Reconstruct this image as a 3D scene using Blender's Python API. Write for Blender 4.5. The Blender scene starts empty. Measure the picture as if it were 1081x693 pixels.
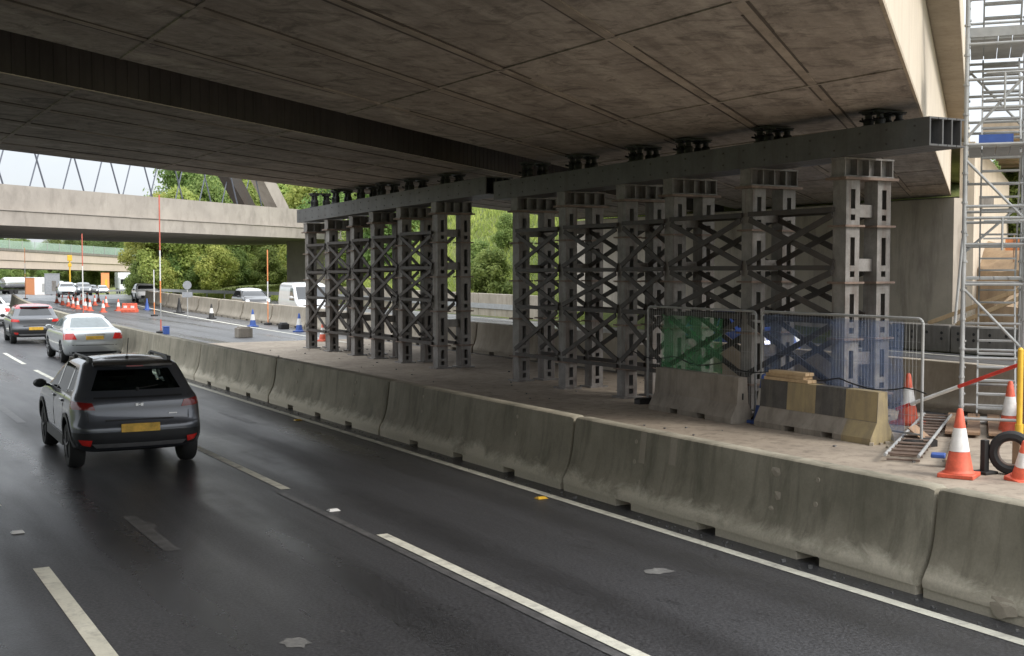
import bpy, bmesh, math, random
from mathutils import Vector, Matrix, noise as mnoise
R = random.Random(7)
scene = bpy.context.scene
COL = scene.collection
D = bpy.data

# ------------------------------------------------------------------ materials
def newmat(name):
    m = D.materials.new(name); m.use_nodes = True
    nt = m.node_tree; nt.nodes.clear()
    out = nt.nodes.new('ShaderNodeOutputMaterial')
    b = nt.nodes.new('ShaderNodeBsdfPrincipled')
    nt.links.new(b.outputs[0], out.inputs[0])
    return m, nt, b, out

def N(nt, t, **kw):
    n = nt.nodes.new(t)
    for k, v in kw.items():
        if k.startswith('i_'):
            n.inputs[k[2:].replace('_', ' ')].default_value = v
        else:
            setattr(n, k, v)
    return n

def ramp(nt, src, stops):
    r = nt.nodes.new('ShaderNodeValToRGB')
    el = r.color_ramp.elements
    while len(el) < len(stops): el.new(.5)
    for e, (p, c) in zip(el, stops):
        e.position = p; e.color = (c, c, c, 1) if not hasattr(c, '__len__') else (*c, 1)
    nt.links.new(src, r.inputs[0]); return r.outputs[0]

def mixc(nt, fac, a, b, mode='MIX'):
    m = nt.nodes.new('ShaderNodeMix'); m.data_type = 'RGBA'; m.blend_type = mode
    for sock, v in ((m.inputs[0], fac), (m.inputs[6], a), (m.inputs[7], b)):
        if hasattr(v, 'is_linked') or isinstance(v, bpy.types.NodeSocket): nt.links.new(v, sock)
        elif hasattr(v, '__len__'): sock.default_value = (*v, 1) if len(v) == 3 else v
        else: sock.default_value = v
    return m.outputs[2]

def coords(nt, scale=(1, 1, 1), world=False, rnd=True):
    if world:
        src = N(nt, 'ShaderNodeNewGeometry').outputs['Position']
    else:
        src = N(nt, 'ShaderNodeTexCoord').outputs['Object']
    if rnd and not world:
        oi = N(nt, 'ShaderNodeObjectInfo')
        mu = N(nt, 'ShaderNodeMath', operation='MULTIPLY'); mu.inputs[1].default_value = 37.
        nt.links.new(oi.outputs['Random'], mu.inputs[0])
        ad = N(nt, 'ShaderNodeVectorMath', operation='ADD')
        nt.links.new(src, ad.inputs[0]); nt.links.new(mu.outputs[0], ad.inputs[1]); src = ad.outputs[0]
    mp = N(nt, 'ShaderNodeVectorMath', operation='MULTIPLY'); mp.inputs[1].default_value = scale
    nt.links.new(src, mp.inputs[0]); return mp.outputs[0]

def noise(nt, vec, scale, detail=4, rough=.6, dist=0.):
    n = N(nt, 'ShaderNodeTexNoise'); n.inputs['Scale'].default_value = scale
    n.inputs['Detail'].default_value = detail; n.inputs['Roughness'].default_value = rough
    n.inputs['Distortion'].default_value = dist
    nt.links.new(vec, n.inputs['Vector']); return n.outputs[0]

def bump(nt, b, h, strength=.3, dist=.01):
    bp = N(nt, 'ShaderNodeBump'); bp.inputs['Strength'].default_value = strength
    bp.inputs['Distance'].default_value = dist
    nt.links.new(h, bp.inputs['Height']); nt.links.new(bp.outputs[0], b.inputs['Normal'])

def plain(name, col, rough=.6, metal=0., vary=.15, scale=6., coat=0., bs=.15, spec=None):
    """paint, plastic, rubber: a base colour with slight blotchy wear"""
    m, nt, b, o = newmat(name)
    v = coords(nt)
    n = noise(nt, v, scale, 5, .65)
    f = ramp(nt, n, [(.3, 0.), (.72, 1.)])
    c = mixc(nt, f, tuple(x * (1 - vary) for x in col), tuple(min(1, x * (1 + vary)) for x in col))
    nt.links.new(c, b.inputs['Base Color'])
    b.inputs['Roughness'].default_value = rough; b.inputs['Metallic'].default_value = metal
    b.inputs['Coat Weight'].default_value = coat
    b.inputs['Coat Roughness'].default_value = .06
    if spec is not None: b.inputs['Specular IOR Level'].default_value = spec
    if bs: bump(nt, b, n, bs, .004)
    return m

def concrete(name, light, dark, stain=None, streak=.5, scale=1.2, world=False, bs=.3, rough=.85, toe=None, fine=40., sk=(2.6, 2.6, .3)):
    m, nt, b, o = newmat(name)
    v = coords(nt, world=world)
    n1 = noise(nt, v, scale, 6, .65)
    c = mixc(nt, ramp(nt, n1, [(.3, 0.), (.7, 1.)]), dark, light)
    vs = coords(nt, sk, world=world)
    n2 = noise(nt, vs, 1.6, 6, .68, .35)
    s = ramp(nt, n2, [(.48, 0.), (.72, 1.)])
    if stain:
        k = N(nt, 'ShaderNodeMath', operation='MULTIPLY'); k.inputs[1].default_value = streak
        nt.links.new(s, k.inputs[0])
        c = mixc(nt, k.outputs[0], c, stain)
    if toe:   # lime bloom and road-salt scale: patchy, near the foot only
        sep = N(nt, 'ShaderNodeSeparateXYZ'); tc = N(nt, 'ShaderNodeTexCoord'); nt.links.new(tc.outputs['Object'], sep.inputs[0])
        vt = coords(nt, (1.2, 1.2, 1.6), world=False); n3 = noise(nt, vt, 1.5, 8, .72, .5)
        zz = N(nt, 'ShaderNodeMath', operation='MULTIPLY_ADD'); zz.inputs[1].default_value = -1.5; zz.inputs[2].default_value = .5
        nt.links.new(sep.outputs[2], zz.inputs[0])
        ad = N(nt, 'ShaderNodeMath', operation='ADD'); nt.links.new(zz.outputs[0], ad.inputs[0]); nt.links.new(n3, ad.inputs[1])
        f = ramp(nt, ad.outputs[0], [(.56, 0.), (.78, .9)])
        c = mixc(nt, f, c, toe)
    nf = noise(nt, v, fine, 3, .7)
    c = mixc(nt, ramp(nt, nf, [(.35, .0), (.75, .22)]), c, tuple(x * .55 for x in dark))
    nt.links.new(c, b.inputs['Base Color'])
    b.inputs['Roughness'].default_value = rough
    b.inputs['Specular IOR Level'].default_value = .3
    ad2 = N(nt, 'ShaderNodeMath', operation='MULTIPLY_ADD'); ad2.inputs[1].default_value = .35
    nt.links.new(nf, ad2.inputs[0]); nt.links.new(n1, ad2.inputs[2])
    bump(nt, b, ad2.outputs[0], bs, .012)
    return m

def asphalt(name, base, wet=True):
    m, nt, b, o = newmat(name)
    v = coords(nt, world=True)
    vl = coords(nt, (1, .12, 1), world=True)
    big = noise(nt, vl, .55, 4, .6)
    mid = noise(nt, v, 2.2, 5, .65)
    grain = noise(nt, v, 34., 4, .8)
    f = ramp(nt, big, [(.3, 0.), (.7, 1.)])
    c = mixc(nt, f, tuple(x * .72 for x in base), tuple(x * 1.25 for x in base))
    c = mixc(nt, ramp(nt, mid, [(.35, 0.), (.75, .5)]), c, tuple(x * 1.5 for x in base))
    c = mixc(nt, ramp(nt, grain, [(.40, 0.), (.66, 1.)]), mixc(nt, .35, c, (.008, .008, .009)), mixc(nt, .6, c, tuple(x * 3.8 for x in base)))
    if wet:
        sx = N(nt, 'ShaderNodeSeparateXYZ'); nt.links.new(v, sx.inputs[0])
        ph = N(nt, 'ShaderNodeMath', operation='MULTIPLY_ADD'); ph.inputs[1].default_value = 2 * math.pi / 1.56; ph.inputs[2].default_value = -2 * math.pi / 1.56 * 2.78
        nt.links.new(sx.outputs[0], ph.inputs[0])
        cs = N(nt, 'ShaderNodeMath', operation='COSINE'); nt.links.new(ph.outputs[0], cs.inputs[0])
        wob = N(nt, 'ShaderNodeMath', operation='MULTIPLY'); nt.links.new(cs.outputs[0], wob.inputs[0]); nt.links.new(mid, wob.inputs[1])
        track = ramp(nt, wob.outputs[0], [(.05, 0.), (.55, 1.)])
        c = mixc(nt, track, c, mixc(nt, .45, c, tuple(x * .45 for x in base)))
        drip = noise(nt, coords(nt, (1, .35, 1), world=True), 6., 6, .75, .6)
        c = mixc(nt, ramp(nt, drip, [(.58, 0.), (.68, .6)]), c, (.012, .012, .013))
        spk = noise(nt, v, 11., 2, .5)
        c = mixc(nt, ramp(nt, spk, [(.74, 0.), (.78, .6)]), c, (.16, .155, .15))
    nt.links.new(c, b.inputs['Base Color'])
    if wet:
        rr = N(nt, 'ShaderNodeMath', operation='MULTIPLY_ADD'); rr.inputs[1].default_value = .26; rr.inputs[2].default_value = .27
        nt.links.new(ramp(nt, big, [(.36, 0.), (.66, 1.)]), rr.inputs[0])
        r2 = N(nt, 'ShaderNodeMath', operation='MULTIPLY_ADD'); r2.inputs[1].default_value = -.1
        nt.links.new(track, r2.inputs[0]); nt.links.new(rr.outputs[0], r2.inputs[2])
        nt.links.new(r2.outputs[0], b.inputs['Roughness'])
    else: b.inputs['Roughness'].default_value = .8
    b.inputs['Specular IOR Level'].default_value = .5 if wet else .3
    bump(nt, b, grain, .35 if wet else .4, .006)
    return m

def leafmat(name, a, bcol):
    m, nt, b, o = newmat(name)
    at = N(nt, 'ShaderNodeAttribute', attribute_name='tint')
    oi = N(nt, 'ShaderNodeObjectInfo')
    c = mixc(nt, at.outputs['Fac'], a, bcol)
    hs = N(nt, 'ShaderNodeHueSaturation')
    mr = N(nt, 'ShaderNodeMath', operation='MULTIPLY_ADD'); mr.inputs[1].default_value = .05; mr.inputs[2].default_value = .475
    nt.links.new(oi.outputs['Random'], mr.inputs[0]); nt.links.new(mr.outputs[0], hs.inputs['Hue'])
    nt.links.new(c, hs.inputs['Color'])
    nt.links.new(hs.outputs[0], b.inputs['Base Color'])
    b.inputs['Roughness'].default_value = .6; b.inputs['Specular IOR Level'].default_value = .25
    tr = N(nt, 'ShaderNodeBsdfTranslucent'); nt.links.new(hs.outputs[0], tr.inputs[0])
    ms = N(nt, 'ShaderNodeMixShader'); ms.inputs[0].default_value = .5
    nt.links.new(b.outputs[0], ms.inputs[1]); nt.links.new(tr.outputs[0], ms.inputs[2]); nt.links.new(ms.outputs[0], o.inputs[0])
    return m

def glassmat(name, tint, trans=.5):
    m, nt, b, o = newmat(name)
    b.inputs['Base Color'].default_value = (.01, .012, .012, 1); b.inputs['Roughness'].default_value = .03
    b.inputs['Specular IOR Level'].default_value = .8
    tp = N(nt, 'ShaderNodeBsdfTransparent'); tp.inputs[0].default_value = (*tint, 1)
    ms = N(nt, 'ShaderNodeMixShader')
    fr = N(nt, 'ShaderNodeFresnel'); fr.inputs[0].default_value = 1.5
    k = N(nt, 'ShaderNodeMath', operation='MULTIPLY_ADD'); k.inputs[1].default_value = -trans; k.inputs[2].default_value = trans
    nt.links.new(fr.outputs[0], k.inputs[0]); nt.links.new(k.outputs[0], ms.inputs[0])
    nt.links.new(b.outputs[0], ms.inputs[1]); nt.links.new(tp.outputs[0], ms.inputs[2]); nt.links.new(ms.outputs[0], o.inputs[0])
    return m

def netmat(name, col, alpha):
    """woven debris netting: part cloth, part hole"""
    m, nt, b, o = newmat(name)
    v = coords(nt); n = noise(nt, v, 3.5, 4, .6, .6)
    c = mixc(nt, n, tuple(x * .6 for x in col), tuple(x * 1.35 for x in col))
    nt.links.new(c, b.inputs['Base Color']); b.inputs['Roughness'].default_value = .7
    tl = N(nt, 'ShaderNodeBsdfTranslucent'); nt.links.new(c, tl.inputs[0])
    m1 = N(nt, 'ShaderNodeMixShader'); m1.inputs[0].default_value = .55
    nt.links.new(b.outputs[0], m1.inputs[1]); nt.links.new(tl.outputs[0], m1.inputs[2])
    tp = N(nt, 'ShaderNodeBsdfTransparent')
    ms = N(nt, 'ShaderNodeMixShader')
    nt.links.new(ramp(nt, n, [(.35, min(1, alpha + .2)), (.7, alpha - .2)]), ms.inputs[0])
    nt.links.new(tp.outputs[0], ms.inputs[1]); nt.links.new(m1.outputs[0], ms.inputs[2]); nt.links.new(ms.outputs[0], o.inputs[0])
    return m

M = {}
M['asphalt'] = asphalt('wet asphalt', (.036, .036, .038))
M['asphalt_far'] = asphalt('far asphalt', (.062, .061, .062))
M['slab'] = concrete('worksite slab', (.45, .38, .30), (.29, .24, .19), (.13, .105, .085), .7, .6, True, .3)
M['barrier'] = concrete('mossy barrier concrete', (.38, .34, .265), (.225, .205, .155), (.115, .108, .078), .7, 1.3, False, .35, toe=(.62, .56, .45))
M['barrier_far'] = concrete('pale barrier concrete', (.47, .41, .33), (.32, .28, .22), (.2, .17, .13), .5, 1.2, False, .3)
M['block'] = concrete('block concrete', (.36, .32, .27), (.24, .21, .175), (.13, .115, .09), .6, 2.5, False, .35)
M['blockdark'] = concrete('dark block concrete', (.24, .22, .195), (.15, .14, .125), (.08, .075, .065), .6, 1.5, False, .35)
M['stripe_black'] = concrete('worn black paint', (.125, .118, .11), (.075, .072, .068), (.22, .20, .17), .6, 4, False, .25)
M['stripe_yellow'] = concrete('worn yellow paint', (.44, .35, .19), (.33, .265, .16), (.2, .17, .13), .7, 3, False, .25)
M['webdark'] = concrete('dark web concrete', (.085, .075, .068), (.05, .044, .04), (.03, .026, .024), .5, .6, False, .3)  # much darker concrete tone for the lining between the girders
M['infill'] = concrete('pale infill strip concrete', (.40, .34, .285), (.24, .20, .165), (.11, .088, .072), .8, 1.3, False, .3, sk=(.5, 2, 1))
M['groove'] = concrete('soot filled groove', (.10, .08, .066), (.07, .056, .046), (.05, .04, .035), .5, .8, False, .3)
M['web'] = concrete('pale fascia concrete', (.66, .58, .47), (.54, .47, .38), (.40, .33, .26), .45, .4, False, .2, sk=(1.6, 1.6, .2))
M['cant'] = concrete('brown cantilever concrete', (.46, .38, .29), (.33, .27, .2), (.22, .17, .12), .5, .8, False, .3)
M['abut'] = concrete('abutment concrete', (.58, .52, .44), (.40, .355, .30), (.20, .17, .145), .75, .35, False, .3, sk=(.9, .9, .16))
M['fascia2'] = concrete('weathered parapet concrete', (.43, .39, .345), (.31, .28, .25), (.19, .17, .15), .6, .35, False, .2, sk=(.7, .7, .3))
M['fascia3'] = concrete('pink concrete', (.52, .44, .37), (.42, .36, .31), (.3, .25, .2), .4, .2, False, .2)
M['earth'] = concrete('brown earth', (.46, .34, .22), (.28, .2, .13), (.2, .15, .1), .5, 1.0, True, 1., 1.)
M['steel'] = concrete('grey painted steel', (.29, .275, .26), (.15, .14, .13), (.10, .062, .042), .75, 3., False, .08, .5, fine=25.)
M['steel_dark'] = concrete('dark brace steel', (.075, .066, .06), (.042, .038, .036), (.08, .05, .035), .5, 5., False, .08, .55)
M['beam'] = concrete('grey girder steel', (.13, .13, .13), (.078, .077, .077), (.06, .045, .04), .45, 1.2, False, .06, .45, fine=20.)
M['rust'] = concrete('rusty flange steel', (.27, .2, .16), (.15, .11, .09), (.1, .06, .04), .5, 6., False, .1, .7)
M['galv'] = concrete('galvanised tube', (.44, .445, .44), (.31, .315, .31), (.3, .27, .23), .4, 5., False, .04, .42, fine=20.)
M['hanger'] = plain('blue grey hanger rod', (.10, .11, .14), .5)
M['black'] = plain('black jack metal', (.015, .014, .014), .55)
M['blackplastic'] = plain('black plastic trim', (.022, .023, .025), .5, bs=.05)
M['rubber'] = plain('tyre rubber', (.018, .018, .018), .8)
M['rim'] = plain('dark alloy', (.11, .11, .115), .35, .7)
M['rimsilver'] = plain('silver alloy', (.45, .45, .46), .35, .8)
M['white_line'] = concrete('worn white line paint', (.78, .76, .65), (.60, .58, .49), (.22, .21, .2), .7, 2.2, True, .2, .6)
M['ghost_line'] = concrete('burnt off line', (.17, .165, .165), (.07, .07, .07), (.05, .05, .05), .7, 5, True, .3, .4)
M['patch'] = concrete('pale road patch', (.24, .235, .225), (.11, .108, .105), (.05, .05, .05), .6, 7, True, .4, .7)
M['white_paint'] = plain('white plastic', (.75, .74, .72), .5, bs=.05)
M['red_paint'] = plain('red plastic', (.60, .045, .03), .5, bs=.05)
M['orange'] = plain('cone orange plastic', (.66, .12, .065), .55, vary=.3, bs=.05)
M['red_fade'] = plain('faded red plastic', (.58, .14, .10), .6)
M['orange_fade'] = plain('faded orange plastic', (.80, .30, .12), .6, bs=.05)
M['blue'] = plain('blue plastic', (.045, .10, .34), .5, bs=.05)
M['yellow'] = plain('yellow paint', (.70, .42, .04), .5, bs=.08)
M['timber'] = concrete('pale timber', (.62, .46, .28), (.47, .33, .19), (.3, .2, .12), .5, 3, False, .3, .8)
M['timber_brown'] = concrete('brown timber', (.36, .24, .15), (.24, .15, .1), (.15, .1, .07), .5, 3, False, .3, .8)
M['greynet'] = plain('grey sheet', (.3, .31, .33), .7)
M['green_net'] = netmat('green debris netting', (.09, .30, .13), .52)
M['blue_net'] = netmat('blue debris netting', (.15, .21, .36), .36)
M['mesh_green'] = netmat('green parapet mesh', (.42, .56, .47), .6)
M['bark'] = concrete('bark', (.13, .10, .075), (.07, .055, .04), (.04, .03, .025), .5, 3, False, .6)
M['leaf_a'] = leafmat('mid green leaves', (.12, .19, .05), (.37, .45, .14))
M['leaf_b'] = leafmat('yellow green leaves', (.20, .27, .06), (.54, .57, .17))
M['leaf_c'] = leafmat('dark green leaves', (.08, .13, .045), (.26, .33, .11))
M['leaf_d'] = leafmat('autumn leaves', (.30, .25, .05), (.58, .46, .10))
M['glass'] = glassmat('car glass', (.70, .78, .74), .95)
M['darkglass'] = plain('dark glass', (.012, .014, .016), .06, bs=0, spec=.8)
M['paleglass'] = plain('painted sky reflection glass', (.16, .20, .20), .05, bs=0, spec=.9)  # pale base colour stands in for sky mirrored in the glass
M['seat'] = plain('dark seat fabric', (.03, .03, .032), .9)
M['tail'] = plain('dark red lens', (.22, .012, .012), .12, bs=0, coat=.5)
M['tail_bright'] = plain('red lens', (.62, .03, .025), .2, bs=0, coat=.5)
M['plate_yellow'] = plain('yellow number plate', (.72, .43, .06), .45, vary=.3, scale=9, bs=0)
M['plate_white'] = plain('white number plate', (.72, .72, .7), .45, bs=0)
M['lamp'] = plain('headlamp lens', (.8, .82, .85), .1, bs=0, coat=.5)
M['chrome'] = plain('bright trim', (.62, .63, .65), .25, .9, bs=0)
def carpaint(n, c, metal=.35, r=.32): return plain(n, c, r, metal, .04, 2., 1., 0)
M['car_slate'] = carpaint('slate metallic paint', (.082, .089, .106), .4, .3)
M['car_silver'] = carpaint('silver paint', (.50, .52, .53), .5)
M['car_grey'] = carpaint('grey paint', (.10, .105, .115))
M['car_red'] = carpaint('red paint', (.5, .035, .045), 0)
M['car_white'] = carpaint('white paint', (.74, .75, .76), 0)
M['car_blue'] = carpaint('blue paint', (.035, .10, .42), .1)
M['car_black'] = carpaint('black paint', (.012, .012, .014), .1)

def soffit_mat():
    m, nt, b, o = newmat('board marked soffit concrete')
    v = coords(nt, rnd=False)
    n1 = noise(nt, v, .55, 8, .72, .7)
    n2 = noise(nt, coords(nt, (.12, 1, 1), rnd=False), 1.9, 7, .7, .5)
    n3 = noise(nt, coords(nt, (.05, 1, 1), rnd=False), 6., 4, .6, .15)
    n4 = noise(nt, v, 1.7, 8, .75, 1.1)
    n5 = noise(nt, coords(nt, (.5, 1.1, 1), rnd=False), .42, 7, .72, 1.)
    n6 = noise(nt, v, 9., 5, .75)
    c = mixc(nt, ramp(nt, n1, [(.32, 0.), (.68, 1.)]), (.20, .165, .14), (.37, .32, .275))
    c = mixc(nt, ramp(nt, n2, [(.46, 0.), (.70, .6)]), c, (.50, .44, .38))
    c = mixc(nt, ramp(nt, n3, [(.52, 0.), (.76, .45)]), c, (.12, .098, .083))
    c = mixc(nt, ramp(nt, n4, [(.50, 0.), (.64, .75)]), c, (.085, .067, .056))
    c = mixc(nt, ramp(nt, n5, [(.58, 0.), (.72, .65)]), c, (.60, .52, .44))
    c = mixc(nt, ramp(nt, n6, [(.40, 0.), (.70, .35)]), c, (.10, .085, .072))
    nt.links.new(c, b.inputs['Base Color']); b.inputs['Roughness'].default_value = .85
    bump(nt, b, n4, .5, .03)
    return m
M['soffit'] = soffit_mat()

def terrain_mat():
    m, nt, b, o = newmat('rough grass bank')
    v = coords(nt, world=True)
    n1 = noise(nt, v, .35, 6, .65); n2 = noise(nt, v, 9., 5, .75)
    c = mixc(nt, ramp(nt, n1, [(.3, 0.), (.7, 1.)]), (.11, .16, .035), (.29, .30, .085))
    c = mixc(nt, ramp(nt, n2, [(.35, .0), (.7, .65)]), c, (.06, .09, .025))
    nt.links.new(c, b.inputs['Base Color']); b.inputs['Roughness'].default_value = .95
    bump(nt, b, n2, 1., .15)
    return m
M['grass'] = terrain_mat()

# ------------------------------------------------------------------ mesh builder
class MB:
    def __init__(s): s.v = []; s.f = []; s.m = []; s.mi = 0
    def add(s, vs, fs):
        o = len(s.v); s.v += [tuple(p) for p in vs]
        for f in fs: s.f.append(tuple(i + o for i in f)); s.m.append(s.mi)
    def box(s, c, d, mat=None):
        x, y, z = (k / 2 for k in d)
        vs = [Vector((sx * x, sy * y, sz * z)) for sz in (-1, 1) for sy in (-1, 1) for sx in (-1, 1)]
        if mat is not None: vs = [mat @ p for p in vs]
        vs = [p + Vector(c) for p in vs]
        s.add(vs, [(0, 2, 3, 1), (4, 5, 7, 6), (0, 1, 5, 4), (1, 3, 7, 5), (3, 2, 6, 7), (2, 0, 4, 6)]); return s
    def bar(s, a, b, w, h, up=(0, 0, 1)):
        a = Vector(a); b = Vector(b); d = (b - a); L = d.length; d.normalize()
        u = Vector(up); x = d.cross(u)
        if x.length < 1e-4: x = d.cross(Vector((1, 0, 0)))
        x.normalize(); z = x.cross(d)
        s.box((a + b) / 2, (w, L, h), Matrix((x, d, z)).transposed()); return s
    def tube(s, a, b, r, n=8, r2=None, cap=True):
        a = Vector(a); b = Vector(b); d = (b - a).normalized()
        x = d.cross(Vector((0, 0, 1)))
        if x.length < 1e-3: x = d.cross(Vector((1, 0, 0)))
        x.normalize(); y = d.cross(x); r2 = r if r2 is None else r2
        vs = []
        for p, rr in ((a, r), (b, r2)):
            for i in range(n):
                t = 2 * math.pi * i / n; vs.append(p + (x * math.cos(t) + y * math.sin(t)) * rr)
        fs = [(i, (i + 1) % n, n + (i + 1) % n, n + i) for i in range(n)]
        if cap: fs += [tuple(reversed(range(n))), tuple(range(n, 2 * n))]
        s.add(vs, fs); return s
    def path(s, pts, r, n=8):
        for a, b in zip(pts[:-1], pts[1:]): s.tube(a, b, r, n)
        return s
    def lathe(s, prof, n=20, org=(0, 0, 0), axis='z'):
        o = Vector(org); vs = []
        for r, h in prof:
            for i in range(n):
                t = 2 * math.pi * i / n
                p = (r * math.cos(t), r * math.sin(t), h)
                if axis == 'x': p = (p[2], p[0], p[1])
                vs.append(o + Vector(p))
        fs = []
        for k in range(len(prof) - 1):
            for i in range(n):
                j = (i + 1) % n; fs.append((k * n + i, k * n + j, (k + 1) * n + j, (k + 1) * n + i))
        fs += [tuple(reversed(range(n))), tuple(range((len(prof) - 1) * n, len(prof) * n))]
        s.add(vs, fs); return s
    def torus(s, R0, prof, n=26):
        vs = []
        for i in range(n):
            t = 2 * math.pi * i / n
            for a, b in prof: vs.append((b, (R0 + a) * math.cos(t), (R0 + a) * math.sin(t)))
        k = len(prof)
        s.add(vs, [(i * k + j, i * k + (j + 1) % k, ((i + 1) % n) * k + (j + 1) % k, ((i + 1) % n) * k + j) for i in range(n) for j in range(k)]); return s
    def prism(s, prof, y0, y1, f=None):
        """profile in (x, z) swept along y"""
        n = len(prof); f = f or (lambda x, y, z: (x, y, z))
        vs = [f(x, y0, z) for x, z in prof] + [f(x, y1, z) for x, z in prof]
        fs = [(i, n + i, n + (i + 1) % n, (i + 1) % n) for i in range(n)] + [tuple(range(n)), tuple(reversed(range(n, 2 * n)))]
        s.add(vs, fs); return s
    def grid(s, pts, nu, nv):
        s.add(pts, [(j * nu + i, j * nu + i + 1, (j + 1) * nu + i + 1, (j + 1) * nu + i) for j in range(nv - 1) for i in range(nu - 1)]); return s
    def build(s, name, mat, parent=None, bevel=0., smooth=False, tri=False):
        me = D.meshes.new(name); me.from_pydata(s.v, [], s.f)
        mats = mat if isinstance(mat, (list, tuple)) else [mat]
        for k in mats: me.materials.append(M[k] if isinstance(k, str) else k)
        if len(mats) > 1: me.polygons.foreach_set('material_index', s.m)
        bm = bmesh.new(); bm.from_mesh(me); bmesh.ops.recalc_face_normals(bm, faces=bm.faces); bm.to_mesh(me); bm.free()
        if smooth:
            me.polygons.foreach_set('use_smooth', [True] * len(me.polygons))
            try: me.set_sharp_from_angle(angle=math.radians(40))
            except Exception: pass
        o = D.objects.new(name, me); COL.objects.link(o)
        if parent is not None: o.parent = parent
        if bevel:
            b = o.modifiers.new('edge', 'BEVEL'); b.width = bevel; b.segments = 2; b.limit_method = 'ANGLE'
        return o

def tag(o, label=None, cat=None, group=None, kind=None):
    if label: o['label'] = label
    if cat: o['category'] = cat
    if group: o['group'] = group
    if kind: o['kind'] = kind
    return o

def thing(name, label, cat, loc=(0, 0, 0), rz=0., group=None):
    o = D.objects.new(name, None); COL.objects.link(o); o.empty_display_size = .2
    o.location = loc; o.rotation_euler = (0, 0, rz)
    return tag(o, label, cat, group)

def dup(o, loc=None, rz=None, label=None, parent=None, group=None):
    c = o.copy(); COL.objects.link(c)
    if parent is not None: c.parent = parent
    for ch in [k for k in o.children]: dup(ch, parent=c)
    if loc is not None: c.location = loc
    if rz is not None: c.rotation_euler = (0, 0, rz)
    if label: c['label'] = label
    if group: c['group'] = group
    return c

# ------------------------------------------------------------------ lie of the land
def off(y):                       # sideways shift of the road as it bends right
    if y < 28: return 0.
    if y < 90: return .00083 * (y - 28) ** 2
    return 3.19 + .103 * (y - 90) + .0001 * (y - 90) ** 2
def hd(y): return -math.atan((off(y + .5) - off(y - .5)))
def sm(a, b, t):
    t = max(0, min(1, (t - a) / (b - a))); return t * t * (3 - 2 * t)
def gz(y): return -2.7 * sm(105, 300, y)

def opp_r(y): return 33.5 - 8.5 * sm(88, 132, y)          # right edge of the far carriageway: it narrows
def strip(name, x0, x1, y0, y1, z, mat, step=3., parent=None, kind='structure'):
    n = max(2, int((y1 - y0) / step) + 1); pts = []
    for j in range(n):
        y = y0 + (y1 - y0) * j / (n - 1)
        for k in range(5):
            xr = opp_r(y) if x1 is None else x1; x = x0 + (xr - x0) * k / 4
            pts.append((x + off(y), y, gz(y) + z))
    m = MB().grid(pts, 5, n)
    o = m.build(name, mat, parent)
    if kind and parent is None: o['kind'] = kind
    return o

def ground_z(x, y):
    xr = opp_r(y) + off(y)
    e = 0.
    if x > xr:
        H = 8.0 * sm(12, 40, y) * (1 - .93 * sm(92, 106, y)) + .5
        H *= .5 + .5 * sm(36, 56, y)
        e = H * sm(xr, xr + 13, x) + max(0, x - xr - 13) * .03
    xl = -10 + off(y)
    if x < xl: e = 3.5 * sm(0, 14, xl - x)
    e += mnoise.noise(Vector((x * .12, y * .12, 3))) * .35 * sm(0, 6, max(x - xr, xl - x))
    return gz(y) - .05 + e

def make_ground():
    xs = [-700, -400, -200, -100, -60, -40, -30] + [-26 + 1.5 * i for i in range(17)] + [0, 8, 16, 24, 30] + [33 + 1.3 * i for i in range(60)] + [115, 125, 140, 170, 220, 320, 500, 900]
    ys = [-300, -150, -80, -40, -20, -10, 0] + [6 + 2.2 * i for i in range(80)] + [185 + 8 * i for i in range(30)] + [440, 480, 560, 700, 1000, 1500, 2500]
    pts = [(x, y, ground_z(x, y)) for y in ys for x in xs]
    o = MB().grid(pts, len(xs), len(ys)).build('ground', 'grass', smooth=True); o['kind'] = 'structure'
make_ground()

road = strip('carriageway', -9.5, 8.95, -14, 420, .0, 'asphalt')
strip('opposite_carriageway', 19.2, None, -10, 420, .0, 'asphalt_far')
strip('worksite_slab', 8.95, 19.2, -12, 47, .0, 'slab')
strip('closed_lane', 8.95, 19.2, 47, 420, .0, 'asphalt_far')

# painted marks (children of the carriageway)
def mark(name, mat, x, w, y0, y1, z=.005, parent=road):
    n = max(2, int((y1 - y0) / 2.) + 1); pts = []
    for j in range(n):
        y = y0 + (y1 - y0) * j / (n - 1)
        xx = x + off(y)
        pts += [(xx - w / 2, y, gz(y) + z), (xx + w / 2, y, gz(y) + z)]
    return MB().grid(pts, 2, n).build(name, mat, parent)
mark('edge_line', 'white_line', 8.07, .13, -8, 110)
mark('edge_line', 'white_line', -8.9, .15, -8, 110)
fhc = 1300 * 2.9 / .87
for a, b in ((3.9, 12.26), (15.4, 20.4), (23.6, 29.2), (31.6, 37.0), (39.4, 44.9), (47.5, 52.8), (55.4, 61), (63.6, 69), (71.8, 77.2), (80, 85.4), (88.2, 93.6), (96.4, 102)):
    mark('lane_marking', 'white_line', 5.3, .13, a, b)
mark('lane_marking', 'ghost_line', 5.16, .1, 3.9, 15.2, .006)
for a, b in ((5.5, 12.5), (16.0, 21.6), (24.8, 30), (33, 38.4), (41.2, 46.6), (49.4, 54.8), (57.6, 63), (65.8, 71.2), (74, 79.4)):
    mark('lane_marking', 'white_line', 1.83, .15, a, b)
for a, b in ((4, 9.4), (12.2, 17.6), (20.4, 25.8), (28.6, 34), (36.8, 42.2), (45, 50.4)):
    mark('lane_marking', 'white_line', -4.6, .14, a, b)
for x, a, b in ((3.12, 12.6, 14.6), (7.05, 22.3, 24.4), (3.3, 24.5, 28.5), (-.6, 21, 24)):
    mark('old_marking', 'ghost_line', x, .16, a, b, .004)
ocr = D.objects['opposite_carriageway']
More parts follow.
